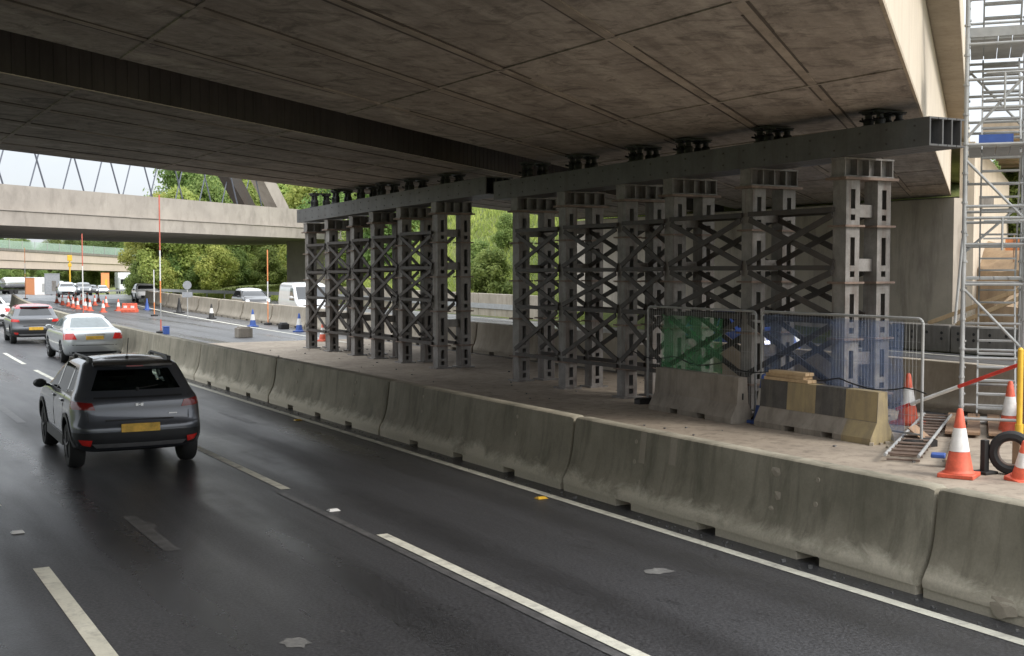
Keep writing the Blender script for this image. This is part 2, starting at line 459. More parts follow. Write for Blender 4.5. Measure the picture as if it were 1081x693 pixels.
mark('edge_line', 'white_line', 17.7, .15, 44, 100, .006, D.objects['closed_lane'])
mark('edge_line', 'white_line', 20.8, .14, 5, 110, .006, ocr)
for k in range(12): mark('lane_marking', 'white_line', 24.4, .14, 26 + 9 * k, 31 + 9 * k, .006, ocr)
mark('edge_line', 'white_line', 32.6, .16, 5, 86, .006, ocr)

def stud(x, y, mat):
    m = MB(); z0 = .004
    m.add([(x - .07, y - .06, z0), (x + .07, y - .06, z0), (x + .07, y + .06, z0), (x - .07, y + .06, z0),
           (x - .05, y - .02, z0 + .022), (x + .05, y - .02, z0 + .022), (x + .05, y + .02, z0 + .022), (x - .05, y + .02, z0 + .022)],
          [(0, 1, 5, 4), (1, 2, 6, 5), (2, 3, 7, 6), (3, 0, 4, 7), (4, 5, 6, 7)])
    m.build('road_stud', mat, road)
stud(1.86, 14.3, 'white_paint'); stud(5.32, 13.75, 'white_paint'); stud(5.5, 30.6, 'white_paint'); stud(1.86, 23.2, 'white_paint')
stud(7.88, 13.2, 'yellow'); stud(7.92, 22.3, 'yellow'); stud(7.95, 31.4, 'yellow')
def patch(x, y, rx, ry, seed, mat='patch'):
    r = random.Random(seed); m = MB(); n = 16
    vs = [(x, y, .0045)] + [(x + rx * math.cos(t) * r.uniform(.6, 1.15), y + ry * math.sin(t) * r.uniform(.6, 1.15), .0045) for t in [2 * math.pi * i / n for i in range(n)]]
    m.add(vs, [(0, 1 + i, 1 + (i + 1) % n) for i in range(n)]); m.build('road_patch', mat, road)
patch(6.95, 9.45, .16, .13, 3); patch(3.15, 9.0, .12, .16, 5); patch(3.2, 14.0, .1, .25, 8, 'ghost_line')

# ------------------------------------------------------------------ concrete safety barriers
BH = [(0, .085), (0, .15), (.02, .185), (.07, .27), (.105, .35), (.13, .44), (.148, .55), (.195, .935), (.215, .95)]
BP = BH + [(.6 - x, z) for x, z in reversed(BH)]
def make_barrier(mat, label, group, caps=True, slots=True, H=.95):
    t = thing('concrete_barrier', label, 'barrier', group=group)
    m = MB(); L = 2.975
    prof = [(x - .3, z * H / .95) for x, z in BP]
    slots = [(-1.75, -1.43), (-.16, .16), (1.43, 1.75)]
    st = [(-L, 0), (-L + .06, 0)]
    for a_, b_ in slots: st += [(a_ - .7, 0), (a_ - .001, 0), (a_, 1), (b_, 1), (b_ + .001, 0), (b_ + .3, 0)]
    st += [(L - .06, 0), (L, 0)]; ys = st
    n = len(prof); vs = []
    for i, (y, cut) in enumerate(st):
        e = .018 if i in (0, len(st) - 1) else 0
        for x, z in prof:
            if cut: z = max(z, .09)
            vs.append((x - math.copysign(e, x), y, z - (e if z > .5 else 0)))
    fs = [(j * n + i, (j + 1) * n + i, (j + 1) * n + (i + 1) % n, j * n + (i + 1) % n) for j in range(len(ys) - 1) for i in range(n)]
    fs += [tuple(range(n)), tuple(reversed(range((len(ys) - 1) * n, len(ys) * n)))]
    m.add(vs, fs)
    m.build('wall', mat, t, 0, True)
    f = MB()                                            # plinth in three runs: the gaps are the fork pockets
    for a, b in ((-L + .02, -1.75), (-1.43, -.16), (.16, 1.43), (1.75, L - .02)):
        f.box((0, (a + b) / 2, .0425), (.575, b - a, .085))
    f.build('plinth', mat, t)
    if caps:
        for y in (-1.55, 1.55):
            for z in (.56, .8):
                c = MB(); xs = -.3 + .148 + (z - .55) * .122
                c.lathe([(.028, -.004), (.024, .012)], 8, (xs - .004, y, z), 'x'); o = c.build('lifting_plug', 'barrier_far', t)
    return t
near_labels = {
    0: 'mossy concrete barrier section nearest the camera, cut off by the right frame edge',
    1: 'dark mossy concrete barrier section in front of the black and yellow block, chipped foot',
    2: 'dark concrete barrier section in front of the nearest six support towers',
    3: 'brownish concrete barrier section in front of the gap between the two tower groups',
    4: 'concrete barrier section level with the far tower group, blue box on the slab behind',
    5: 'pale concrete barrier section just right of the dark SUV, furthest under the bridge',
    6: 'pale sunlit concrete barrier section between the silver saloon and the bridge shade',
}
proto = make_barrier('barrier', 'x', 'concrete barriers along the right lane edge')
bar_objs = []
for k in range(-1, 16):
    yc = 4.6 + 6.0 * (k); y = yc
    x = 8.72 + off(y)
    i = k + 0
    lab = near_labels.get(k + 0, 'distant pale concrete barrier section in the bend beside the queue of cars')
    if k == -1: continue
    o = proto if k == 0 else dup(proto)
    o.location = (x, y, gz(y)); o.rotation_euler = (0, 0, hd(y)); o['label'] = lab
for o in []: pass
pf = make_barrier('barrier_far', 'x', 'concrete barriers on the far side of the worksite', False, H=1.02)
for k in range(16):
    y = 10.5 + 6.0 * k
    x = 19.85 + off(y) * .85
    o = pf if k == 0 else dup(pf)
    o.location = (x, y, gz(y)); o.rotation_euler = (0, 0, hd(y))
    o['label'] = ('pale concrete barrier behind the scaffold tower, right end of the far row' if k == 0 else
                  'pale concrete barrier behind the mesh fences and black and yellow block' if k == 1 else
                  'pale concrete barrier behind the green netting of the fence' if k == 2 else
                  'pale concrete barrier seen between the legs of the nearest towers' if k == 3 else
                  'pale concrete barrier in the gap between the two tower groups' if k == 4 else
                  'pale concrete barrier seen between the legs of the far tower group' if k in (5, 6) else
                  'pale concrete barrier in front of the parked white van' if k in (7, 8) else
                  'distant pale concrete barrier of the far row below the tall trees')

# ------------------------------------------------------------------ the road bridge overhead
A0 = Vector((9.42, 9.11, 0)); TH = math.atan2(.6413, .7673)
def W(u, n, z=0): return A0 + Vector((.7673 * u - .6413 * n, .6413 * u + .7673 * n, z))
br = thing('road_bridge', 'wide concrete road bridge crossing low overhead with brown stained soffit', 'bridge', A0, TH)
ZS, ZT = 5.6, 7.75
def girder(n0, n1, u0, u1, name='box_girder'):
    m = MB()
    # skewed right-hand end runs parallel to the road
    sk = lambda u, n: u + (.836 * n if u > 20 else .836 * n)
    m.mi = 0
    m.add([(sk(u0, n0), n0, ZS), (sk(u1, n0), n0, ZS), (sk(u1, n1), n1, ZS), (sk(u0, n1), n1, ZS)], [(0, 1, 2, 3)])
    m.mi = 1
    m.add([(sk(u0, n0), n0, ZS), (sk(u1, n0), n0, ZS), (sk(u1, n0), n0, ZT), (sk(u0, n0), n0, ZT)], [(0, 1, 2, 3)])
    m.add([(sk(u0, n1), n1, ZS), (sk(u1, n1), n1, ZS), (sk(u1, n1), n1, ZT), (sk(u0, n1), n1, ZT)], [(0, 1, 2, 3)])
    m.add([(sk(u1, n0), n0, ZS), (sk(u1, n1), n1, ZS), (sk(u1, n1), n1, ZT), (sk(u1, n0), n0, ZT)], [(0, 1, 2, 3)])
    m.add([(sk(u0, n0), n0, ZS), (sk(u0, n1), n1, ZS), (sk(u0, n1), n1, ZT), (sk(u0, n0), n0, ZT)], [(0, 1, 2, 3)])
    m.add([(sk(u0, n0), n0, ZT), (sk(u1, n0), n0, ZT), (sk(u1, n1), n1, ZT), (sk(u0, n1), n1, ZT)], [(0, 1, 2, 3)])
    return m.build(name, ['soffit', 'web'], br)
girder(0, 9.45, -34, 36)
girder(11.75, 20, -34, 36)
# shutter joints: long ridges, and cross ridges parallel to the road below
for n0, n1 in ((0, 9.45), (11.75, 20)):
    m = MB(); rr = random.Random(int(n0) + 4)
    gr = MB()
    for n in ([1.35, 3.1, 5.15, 6.7, 8.3] if n0 == 0 else [12.6, 14.0, 15.7, 17.4, 18.8]):
        wd = rr.uniform(.1, .2)
        st = MB(); st.box((1 + .836 * n, n, ZS - .004), (68, wd, .02)); st.build('infill_strip', 'infill', br)
        for q in (-1, 1):
            u = -33 + rr.uniform(0, 3)
            while u < 34:
                L = rr.uniform(2, 9); L = min(L, 35.5 - u); wdt = rr.uniform(.018, .055)
                gr.box((u + L / 2 + .836 * n, n + q * (wd / 2 + .025) + rr.uniform(-.015, .015), ZS - .002), (L, wdt, .016)); u += L + rr.choice((0.02, .02, 1.2, 3))

    gr.build('form_groove', 'groove', br)
    for u in [-26 + 6.1 * k for k in range(11)]:
        a = Vector((u + .836 * (n0 + .05), n0 + .05, ZS - .006)); b = Vector((u + .836 * (n1 - .05), n1 - .05, ZS - .006))
        m.bar(a, b, .07, .024)
    m.build('shutter_joint', 'soffit', br)
m = MB()                                               # drip bead down the near bottom edge
pr = []
for k in range(300):
    u = -24 + .2 * k; pr += [(u, ZS + .02), (u + .1, ZS + .075)]
q = len(pr)
m.add([(u, -.02, ZS - .012) for u, z in pr] + [(u, -.02, z) for u, z in pr] + [(u, .02, ZS - .012) for u, z in pr], [(i, i + 1, q + i + 1, q + i) for i in range(q - 1)] + [(i, i + 1, 2 * q + i + 1, 2 * q + i) for i in range(q - 1)])
m.build('drip_bead', 'cant', br)
# dark ribbed web of the second girder, in the slot between the two
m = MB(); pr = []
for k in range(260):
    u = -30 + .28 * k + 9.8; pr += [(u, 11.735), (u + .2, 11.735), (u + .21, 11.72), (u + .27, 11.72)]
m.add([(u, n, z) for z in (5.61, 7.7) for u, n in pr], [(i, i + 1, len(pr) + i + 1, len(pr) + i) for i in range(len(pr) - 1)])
m.build('web_lining', 'webdark', br)
m = MB(); m.box((2 + 8, 10.22, 8.0), (110, 21.0, .46)); m.build('deck_slab', 'cant', br)
m = MB(); m.box((10, -.30, 7.86), (112, .54, .2)); m.build('cantilever', 'cant', br)
for n, nm in ((-.44, 'parapet'), (20.7, 'parapet')):
    m = MB(); m.box((10, n, 8.75), (110, .22, 1.04)); m.build(nm, 'web', br)
# abutment under the right-hand end, parallel to the road
m = MB()
def aw(y0, y1, x, z0, z1, d=1.2):
    a = br.matrix_basis.inverted()
    for_pts = [(x, y0), (x + d, y0), (x + d, y1), (x, y1)]
    vs = [Vector((px, py, z)) for z in (z0, z1) for px, py in for_pts]
    RT = Matrix.Translation(A0) @ Matrix.Rotation(TH, 4, 'Z'); I = RT.inverted()
    m.add([I @ p for p in vs], [(0, 3, 2, 1), (4, 5, 6, 7), (0, 1, 5, 4), (1, 2, 6, 5), (2, 3, 7, 6), (3, 0, 4, 7)])
aw(31.3, 58.2, 36.2, -.3, 5.45); m.build('abutment', 'abut', br)
m = MB(); aw(31.6, 58.0, 37.5, 5.2, 5.58); m.build('bearing_shelf', 'blockdark', br)
m = MB(); aw(-26, 12, -22, -.3, 5.45); m.build('abutment', 'abut', br)
# wing wall and its coping beyond the abutment
m = MB(); a, b = Vector((36.9, 31.0, 0)), Vector((45., 35.96, 0))
RT = Matrix.Translation(A0) @ Matrix.Rotation(TH, 4, 'Z'); I = RT.inverted()
nrm = Vector((.4, .0, 0))
vs = []
for p, zt in ((a, 7.5), (b, 6.6)):
    for q in (p, p + Vector((-.25, .45, 0))):
        vs += [I @ Vector((q.x, q.y, -.3)), I @ Vector((q.x, q.y, zt))]
m.add(vs, [(0, 4, 5, 1), (2, 3, 7, 6), (1, 5, 7, 3), (4, 6, 7, 5), (0, 1, 3, 2), (0, 2, 6, 4)])
m.build('wing_wall', 'web', br)
m = MB()
for k in range(9):
    u = 37 + 1.3 * k
    m.box((u, -2.0 - .12 * k, 8.1 - .09 * k), (1.26, 1.9, .34))
m.build('coping', 'cant', br)

# ------------------------------------------------------------------ steel support towers
def make_leg(t, x):
    lx, s = .32, .16
    m = MB(); top = 4.43
    for sx in (-1, 1): m.box((x + sx * (s - .008), 0, top / 2), (.016, .32, top))
    for sy in (-1, 1):
        for sx in (-1, 1): m.box((x + sx * .0985, sy * (s - .007), top / 2), (.09, .014, top))
        zc = [0.0, .66, 1.65, 2.64, 3.63, 4.43]
        for a, b in zip(zc[:-1], zc[1:]):
            h = b - a
            for p, q in ((0, .10), (.33 * h, .43 * h) if h < .7 else (.18 + .02, .30), (.80 * h, h)):
                m.box((x, sy * (s - .0072), a + (p + q) / 2), (.107, .0136, q - p))
    leg = m.build('leg', 'steel', t)
    for z in (.66, 1.65, 2.64, 3.63):
        f = MB(); f.box((x, 0, z), (.46, .44, .035)); f.build('joint_flange', 'rust', leg)
    b = MB(); b.box((x, 0, .02), (.5, .5, .04)); b.build('base_plate', 'steel', leg)
XN, XF = -.375, .375
def make_tower():
    t = thing('support_tower', 'x', 'support tower', group='grey steel support towers under the bridge')
    make_leg(t, XN); make_leg(t, XF)
    c = MB(); c.box((0, 0, 4.455), (1.28, .5, .045)); c.build('cap_plate', 'rust', t)
    h = MB()
    h.box((0, 0, 4.64), (1.16, .02, .32)); h.box((0, 0, 4.803), (1.2, .34, .03)); h.box((0, 0, 4.493), (1.2, .34, .03))
    for k in range(5): h.box((-.57 + .285 * k, 0, 4.648), (.022, .33, .28))
    h.build('head_beam', 'steel', t)
    for z in (1.3, 2.95, 3.9):
        s = MB(); s.box((0, 0, z), (.40, .1, .22)); s.build('strut', 'steel', t)
    return t
tw = make_tower()
Ys = [15.97, 18.42, 20.9, 22.65, 25.1, 27.35, 31.95, 34.35, 36.4, 38.05, 40.25, 42.3]
labs = ['pale grey support tower nearest the scaffold, standing behind the blue netting',
        'support tower behind the joint of the two mesh fences, second from the scaffold',
        'support tower behind the green netting, third from the scaffold',
        'support tower behind the left end of the mesh fence, fourth from the scaffold',
        'support tower second from the left end of the nearer group of six',
        'support tower at the left end of the nearer group, beside the grassy gap',
        'support tower at the right end of the far group, beside the grassy gap',
        'support tower second from the right in the far group of six',
        'support tower third from the right in the far group of six',
        'support tower third from the left in the far group of six',
        'support tower second from the left in the far group of six',
        'support tower at the far left end, nearest the white van']
XT = [16.13, 16.13, 16.13, 16.13, 16.1, 16.1, 16.05, 16.03, 16.0, 15.98, 15.96, 15.95]
SZ = [1, .997, .99, .985, .98, .973, 1.0, .985, .97, .955, .945, .935]
towers = []
for k, y in enumerate(Ys):
    o = tw if k == 0 else dup(tw)
    o.location = (XT[k], y, 0); o['label'] = labs[k]; o.scale = (1, 1, SZ[k]); towers.append(o)
# X-bracing: each set belongs to the tower on its near side
for k in list(range(0, 5)) + list(range(6, 11)):
    d = Ys[k + 1] - Ys[k]
    for x in (XN, XF):
        for (z0, z1) in ((2.98, 3.82), (2.05, 2.82), (.85, 1.88)):
            for sgn in (0, 1):
                m = MB(); xx = x - .17 - (.03 if sgn else 0.07)
                a, b = (z0, z1) if sgn else (z1, z0)
                m.bar((xx, .1, a), (xx, d - .1, b), .03, .105)
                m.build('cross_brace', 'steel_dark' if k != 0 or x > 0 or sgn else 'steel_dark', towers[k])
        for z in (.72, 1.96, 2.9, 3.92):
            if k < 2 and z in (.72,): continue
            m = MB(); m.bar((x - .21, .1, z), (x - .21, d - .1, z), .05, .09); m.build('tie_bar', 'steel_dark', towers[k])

# ------------------------------------------------------------------ girders on the towers, and jacks
def support_beam(y0, y1, x0, x1, z0, z1, label, end=True):
    t = thing('support_beam', label, 'steel beam', (0, 0, 0))
    for q in range(4):
        dx = -.50 + .21 * q
        m = MB()
        def sb(cx, cz, w, h):
            m.add([(x0 + dx + cx + sx * w / 2, y0, z0 + cz + sz * h / 2) for sz in (-1, 1) for sx in (-1, 1)] +
                  [(x1 + dx + cx + sx * w / 2, y1, z1 + cz + sz * h / 2) for sz in (-1, 1) for sx in (-1, 1)],
                  [(0, 1, 3, 2), (4, 6, 7, 5), (0, 4, 5, 1), (1, 5, 7, 3), (3, 7, 6, 2), (2, 6, 4, 0)])
        sb(-.08 if q == 0 else 0, .22, .03, .40); sb(0, .435, .195, .03); sb(0, .005, .195, .03)
        for e, (xx, yy, zz) in enumerate(((x0, y0 + .03, z0), (x1, y1 - .03, z1))):
            
            if e: m.box((xx + dx + .02, yy, zz + .22), (.16, .016, .39))
        g = m.build('girder', 'beam', t)
        if q == 0:
            b = MB()
            nb = int((y1 - y0) / .6)
            for i in range(nb):
                f = (i + .5) / nb
                for zz in (.1, .33):
                    b.lathe([(.018, -.012), (.014, .006)], 6, (x0 + (x1 - x0) * f + dx - .098, y0 + (y1 - y0) * f, z0 + (z1 - z0) * f + zz), 'x')
            b.build('bolt', 'steel_dark', g)
    return t
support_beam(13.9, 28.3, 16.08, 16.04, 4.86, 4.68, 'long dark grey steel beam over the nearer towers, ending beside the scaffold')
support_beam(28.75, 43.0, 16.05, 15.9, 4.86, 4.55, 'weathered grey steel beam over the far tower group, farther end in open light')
def make_jack():
    t = thing('jack', 'x', 'jack', group='black jacks between the beams and the soffit')
    for dy in (-.13, .13):
        m = MB(); m2 = MB()
        m.lathe([(.12, 0), (.12, .03), (.085, .04), (.095, .12), (.08, .16), (.06, .17), (.06, .235), (.12, .245), (.12, .275)], 14, (-.2, dy, 0))
        m2.lathe([(.12, 0), (.12, .03), (.085, .04), (.095, .12), (.08, .16), (.06, .17), (.06, .235), (.12, .245), (.12, .275)], 14, (.25, dy, 0))
        m.tube((-.31, dy, .1), (-.38, dy + .03, .12), .02, 6); m.tube((-.2, dy + .1, .08), (-.2, dy + .15, .2), .015, 6)
        m.build('ram', 'black', t); m2.build('ram', 'black', t)
    m = MB(); m.box((0, 0, .287), (.7, .44, .024)); m.build('packing_plate', 'black', t)
    m = MB(); m.box((0, 0, -.012), (.74, .5, .024)); m.build('bearing_plate', 'black', t)
    return t
jk = make_jack()
for k, y in enumerate(Ys):
    zt = (4.86 - .18 * (y - 13.75) / 14.55 if k < 6 else 4.86 - .31 * (y - 28.75) / 14.25) + .475
    o = jk if k == 0 else dup(jk)
    yy = y - .55 if k in (0,) else y - .2
    o.location = (XT[k] - .1, yy, zt); o.scale = (1, 1, (5.575 - zt) / .30)
    o['label'] = 'black jacks on the beam above the ' + labs[k].replace('support tower', 'tower')
    if len(o['label'].split()) > 16: o['label'] = ' '.join(o['label'].split()[:16]).rstrip(',')
JL = ['black jacks at the right end of the soffit beside the pale fascia',
      'black jacks above the tower at the joint of the two fences',
      'black jacks above the tower behind the green netting',
      'black jacks above the tower at the left end of the fence',
      'black jacks above the second tower left in the nearer group',
      'black jacks above the leftmost tower of the nearer group',
      'black jacks above the rightmost tower of the far group',
      'black jacks above the second tower from the right in the far group',
      'black jacks above the third tower from the right in the far group',
      'black jacks above the third tower from the left in the far group',
      'black jacks above the second tower from the left, against green leaves',
      'small black jacks nearest the white sky gap, at the far left end']
for o in [o for o in D.objects if o.name.split('.')[0] == 'jack']:
    i = int(o.name.split('.')[1]) if '.' in o.name else 0
    o['label'] = JL[i]

# ------------------------------------------------------------------ short concrete blocks, cones, planks, fences
BB = [(-.27, 0), (-.27, .1), (-.13, .36), (-.10, .86), (.10, .86), (.13, .36), (.27, .1), (.27, 0)]
def make_block(name, label, p0, p1, striped=False):
    a, b = Vector((*p0, 0)), Vector((*p1, 0)); d = b - a; L = d.length
    t = thing(name, label, 'concrete block', (a + b) / 2, math.atan2(d.y, d.x) - math.pi / 2)
    m = MB(); h = L / 2
    # cut two fork notches out of the foot: sweep the full section between them
    segs = [(-h, -.62, 0), (-.62, -.36, .1), (-.36, .3, 0), (.3, .56, .1), (.56, h, 0)]
    for y0, y1, cut in segs:
        pr = [(x, max(z, cut)) for x, z in BB] if cut else BB
        if cut: pr = [(-.27, .1), (-.13, .36), (-.10, .86), (.10, .86), (.13, .36), (.27, .1)]
        m.prism(pr, y0, y1)
    m.build('wall', 'block', t)
    if striped:
        for k in range(4):
            s = MB(); y0 = -h + k * L / 4; y1 = y0 + L / 4 - .004
            e = .004
            s.add([(.13 + e, y0, .37), (.13 + e, y1, .37), (.10 + e, y1, .862), (.10 + e, y0, .862), (-.10, y1, .864), (-.10, y0, .864)],
                  [(0, 1, 2, 3), (3, 2, 4, 5)])
            s.build('painted_stripe', 'stripe_black' if k % 2 == 0 else 'stripe_yellow', t)
        s = MB(); s.add([(x, h + .004, z) for x, z in BB], [tuple(range(len(BB)))]); s.build('painted_end', 'stripe_yellow', t)
        s = MB(); s.add([(-x + .005, y, z) for y in (h - .65, h + .002) for x, z in BB[:3]], [(0, 3, 4, 1), (1, 4, 5, 2)]); s.build('painted_foot', 'stripe_yellow', t)
    else:
        s = MB(); s.box((0, h + .003, .5), (.03, .012, .12)); s.build('lifting_slot', 'black', t)
    return t
make_block('concrete_block', 'plain grey concrete block in front of the green netting', (15.12, 20.55), (15.0, 17.8))
make_block('concrete_block', 'concrete block with faded black and yellow stripes and timber on top', (15.2, 17.4), (15.22, 14.55), True)

def timber_stack(x, y, z, rz):
    for k, (dy, dx) in enumerate(((0, 0), (.05, .02), (-.04, -.01))):
        t = MB()
        for q in range(2): t.box((q * .11 - .055, 0, 0), (.1, 1.12 - .1 * k, .058))
        o = t.build('timber_plank', 'timber', None, .004)
        o.location = (x + dx, y + dy, z + .03 + .062 * k); o.rotation_euler = (0, 0, rz + (.02, -.03, .04)[k])
        tag(o, ('bottom timber pair of the stack on the striped concrete block', 'middle timber pair of the stack on the striped concrete block',
                'top timber pair of the stack on the striped concrete block')[k], 'timber', 'timber stacked on the striped block')
timber_stack(15.2, 16.75, .866, 0)

def make_cone(label, loc, h=.9, c=('orange', 'white_paint'), cat='traffic cone', small=False, group=None, tilt=None):
    t = thing('traffic_cone', label, cat, loc, R.uniform(0, 1.5), group)
    n = 10 if small else 22
    r0, r1 = .155 * h / .75 , .03 * h / .75
    rad = lambda f: r0 + (r1 - r0) * f
    m = MB(); b = .19 * h / .75
    m.box((0, 0, .03), (2 * b, 2 * b, .06)); m.lathe([(r0 * 1.15, .06), (rad(.06), .1 * h), (rad(.38), .38 * h)], n); m.build('base', c[0], t, 0 if small else .01, True)
    s = MB(); s.lathe([(rad(.38) + .002, .38 * h), (rad(.72) + .002, .72 * h)], n); s.build('sleeve', c[1], t, 0, True)
    p = MB(); p.lathe([(rad(.72), .72 * h), (rad(.97), .97 * h), (r1 * .7, h), (.005, h)], n); p.build('tip', c[0], t, 0, True)
    if tilt: t.rotation_euler = tilt
    return t
make_cone('large red and white traffic cone standing right behind the near barrier joint', (13.78, 11.75, 0), .95)
make_cone('red and white traffic cone behind the right end of the mesh fence', (17.6, 16.2, 0), .95)
make_cone('red and white traffic cone beyond the yellow post', (17.9, 14.2, 0), .95)
make_cone('blue and white traffic cone wedged between the two concrete blocks', (15.35, 17.62, 0), .92, ('blue', 'white_paint'))
make_cone('small red and white cone leaning in front of the old tyre', (14.25, 11.12, 0), .6, tilt=(.25, -.2, 0))
make_cone('red cone on the slab behind the farthest support tower', (17.4, 46, 0), .75)
for (x, y, l) in ((18.75, 59.2, 'blue and white cone left of the pair in front of the far barrier'), (19.0, 53.2, 'blue and white cone right of the pair, below the white van')):
    make_cone(l, (x, y, 0), .85, ('blue', 'white_paint'), small=True)
make_cone('dark based white cone beside the far barrier under the tall trees', (19.6, 69.5, 0), .85, ('black', 'white_paint'), small=True)
make_cone('dark cone left of the far row under the trees', (20.2, 79, 0), 1.0, ('black', 'black'), small=True)
make_cone('small blue cone farthest left by the verge below the trees', (19.9, 86.5, 0), .8, ('blue', 'blue'), small=True)

def ray_ground(px, py, z=0.):          # survey helper: where a line of sight meets level ground
    F, H = 1300., 2.9; P = .0488072; Y = .5143589
    c, s, cp, sp = math.cos(Y), math.sin(Y), math.cos(P), math.sin(P)
    fw = Vector((s * cp, c * cp, -sp)); rt = Vector((c, -s, 0)); up = Vector((s * sp, c * sp, cp))
    r = fw + rt * ((px - 540.5) / F) - up * ((py - 346.5) / F)
    t = (z - H) / r.z
    return r.x * t, r.y * t
def ray_dist(px, py, d):
    F, H = 1300., 2.9; P = .0488072; Y = .5143589
    c, s, cp, sp = math.cos(Y), math.sin(Y), math.cos(P), math.sin(P)
    fw = Vector((s * cp, c * cp, -sp)); rt = Vector((c, -s, 0)); up = Vector((s * sp, c * sp, cp))
    r = fw + rt * ((px - 540.5) / F) - up * ((py - 346.5) / F)
    return r.x * d, r.y * d, H + r.z * d

far_cone_spots = [(66, 322), (72, 323.5), (77, 325), (82, 326.5), (90, 327.5), (95, 328.5), (109, 330), (125, 328.5), (60, 320), (86, 321), (100, 322.5), (112, 324), (73, 317.5), (80, 318), (92, 318.5), (104, 319)]
c0 = None
for k, (px, py) in enumerate(far_cone_spots):
    x, y = ray_ground(px, py)
    if c0 is None:
        c0 = make_cone('tiny red and white cone in the crowd of distant cones on the closed lane', (x, y, gz(y)), .8, small=True, group='distant cones on the closed lane'); o = c0
    else: o = dup(c0, (x, y, gz(y)))
# red water-filled barrier at the near end of the cone rows
def plastic_barrier(label, loc, rz, mat, w=1.5, h=.9):
    t = thing('plastic_barrier', label, 'plastic barrier', loc, rz)
    m = MB(); m.prism([(-.25, 0), (-.25, .18), (-.1, .3), (-.07, h), (.07, h), (.1, .3), (.25, .18), (.25, 0)], -w / 2, w / 2); m.build('shell', mat, t, .02)
    for y in (-w / 4, w / 4):
        k = MB(); k.box((-.02, y, h * .6), (.27, .22, .16)); k.build('grip_recess', 'white_paint', t)
    return t
x, y = ray_ground(137, 330); plastic_barrier('orange red water barrier at the near end of the distant cones', (x, y, 0), .9, 'orange', 1.0, .6)
plastic_barrier('red and white plastic barrier behind the yellow post by the scaffold', (18.2, 13.9, 0), -.5, 'orange', 1.6, .75)

def heras(label, x, y0, y1, net, lab2, zoff=.06, xb=None):
    xb = x if xb is None else xb
    L = math.hypot(y1 - y0, xb - x)
    t = thing('mesh_fence', label, 'fence', (x, y0, 0), math.atan2(xb - x, y1 - y0) * -1)
    m = MB(); h = 2.08; r = .1
    pts = [(0, 0, zoff), (0, 0, h - r)] + [(0, r - r * math.cos(a), h - r + r * math.sin(a)) for a in (.4, .8, 1.2, 1.57)]
    pts += [(0, L - r + r * math.sin(a), h - r + r * math.cos(a)) for a in (0, .4, .8, 1.2, 1.57)] + [(0, L, zoff)]
    m.path(pts, .024, 8); m.tube((0, 0, .2), (0, L, .2), .018, 6)
    m.build('frame', 'galv', t, 0, True)
    w = MB()
    for k in range(1, int(L / .075)): w.box((0, k * .075, 1.13), (.0035, .0035, 1.86))
    for z in (.5, .9, 1.3, 1.7): w.box((.002, L / 2, z), (.004, L, .004))
    w.build('wire_mesh', 'galv', t)
    for yy in (0.03, L - .03):
        f = MB(); f.prism([(-.3, 0), (-.3, .1), (-.24, .13), (.24, .13), (.3, .1), (.3, 0)], yy - .1, yy + .1); f.build('foot', 'black', t)
    if net:
        mat, ya, yb, za, zb, edge = net
        nu, nv = 34, 16; pts = []
        for j in range(nv):
            for i in range(nu):
                fu, fv = i / (nu - 1), j / (nv - 1)
                yy = ya + (yb - ya) * fu
                lo = za + edge(fu); z = lo + (zb - lo) * fv
                wob = .035 * mnoise.noise(Vector((yy * 2.2, z * 2.2, ya))) + .05 * mnoise.noise(Vector((yy * 5, z * .8, 9)))
                pts.append((.06 + wob, yy, z + .03 * mnoise.noise(Vector((yy * 3, 0, 4)))))
        g = MB().grid(pts, nu, nv).build('netting', mat, t, 0, True)
        g['label'] = lab2
    return t
heras('galvanised mesh fence with green netting behind the plain concrete block', 15.46, 21.45, 17.98,
      ('green_net', .55, 2.55, .1, 1.92, lambda u: .2 * u), 'green debris netting sheet')
heras('galvanised mesh fence hung with blue netting behind the striped block', 15.5, 17.86, 13.98,
      ('blue_net', .1, 3.55, .2, 2.02, lambda u: (-.15 if u > .8 else .12 * u)), 'torn blue debris netting')

def make_mesh_rail():
    t = thing('lattice_beam', 'grey ladder lattice beam lying on the slab behind the near barrier', 'lattice beam')
    a, b = Vector((13.95, 12.95, .12)), Vector((18.5, 16.3, .12)); d = (b - a).normalized(); s = Vector((d.y, -d.x, 0)) * .24
    for q in (-1, 1):
        m = MB(); m.tube(a + s * q, b + s * q, .026, 8); m.build('chord', 'galv', t)
    m = MB(); n = 14
    for k in range(n):
        p = a + (b - a) * ((k + .5) / n); m.tube(p - s, p + s, .022, 6)
        m.tube(p - s * 1 + Vector((0, 0, -.09)), p + s + Vector((0, 0, -.09)), .018, 6)
        m.build('rung', 'rust', t); m = MB()
make_mesh_rail()
m = MB(); m.bar((14.25, 12.3, .1), (17.0, 14.45, .1), .16, .05); o = m.build('timber_plank', 'timber_brown', None, .005); tag(o, 'long brown plank lying beside the lattice beam on the slab', 'timber')
m = MB(); m.bar((14.15, 12.45, .16), (14.28, 12.55, .17), .2, .06); o = m.build('blue_wrap', 'blue', None, .015); tag(o, 'small blue plastic wrap at the end of the brown plank', 'plastic wrap')
def leaning_board():
    m = MB(); m.box((0, 0, 0), (.5, .02, .42), Matrix.Rotation(-.9, 3, 'X'))
    o = m.build('board', 'timber_brown', None, .002); o.location = (15.75, 14.2, .16); o.rotation_euler = (0, 0, .5)
    tag(o, 'small brown board leaning beside the yellow end of the striped block', 'board')
leaning_board()
rub = MB(); rr = random.Random(4)
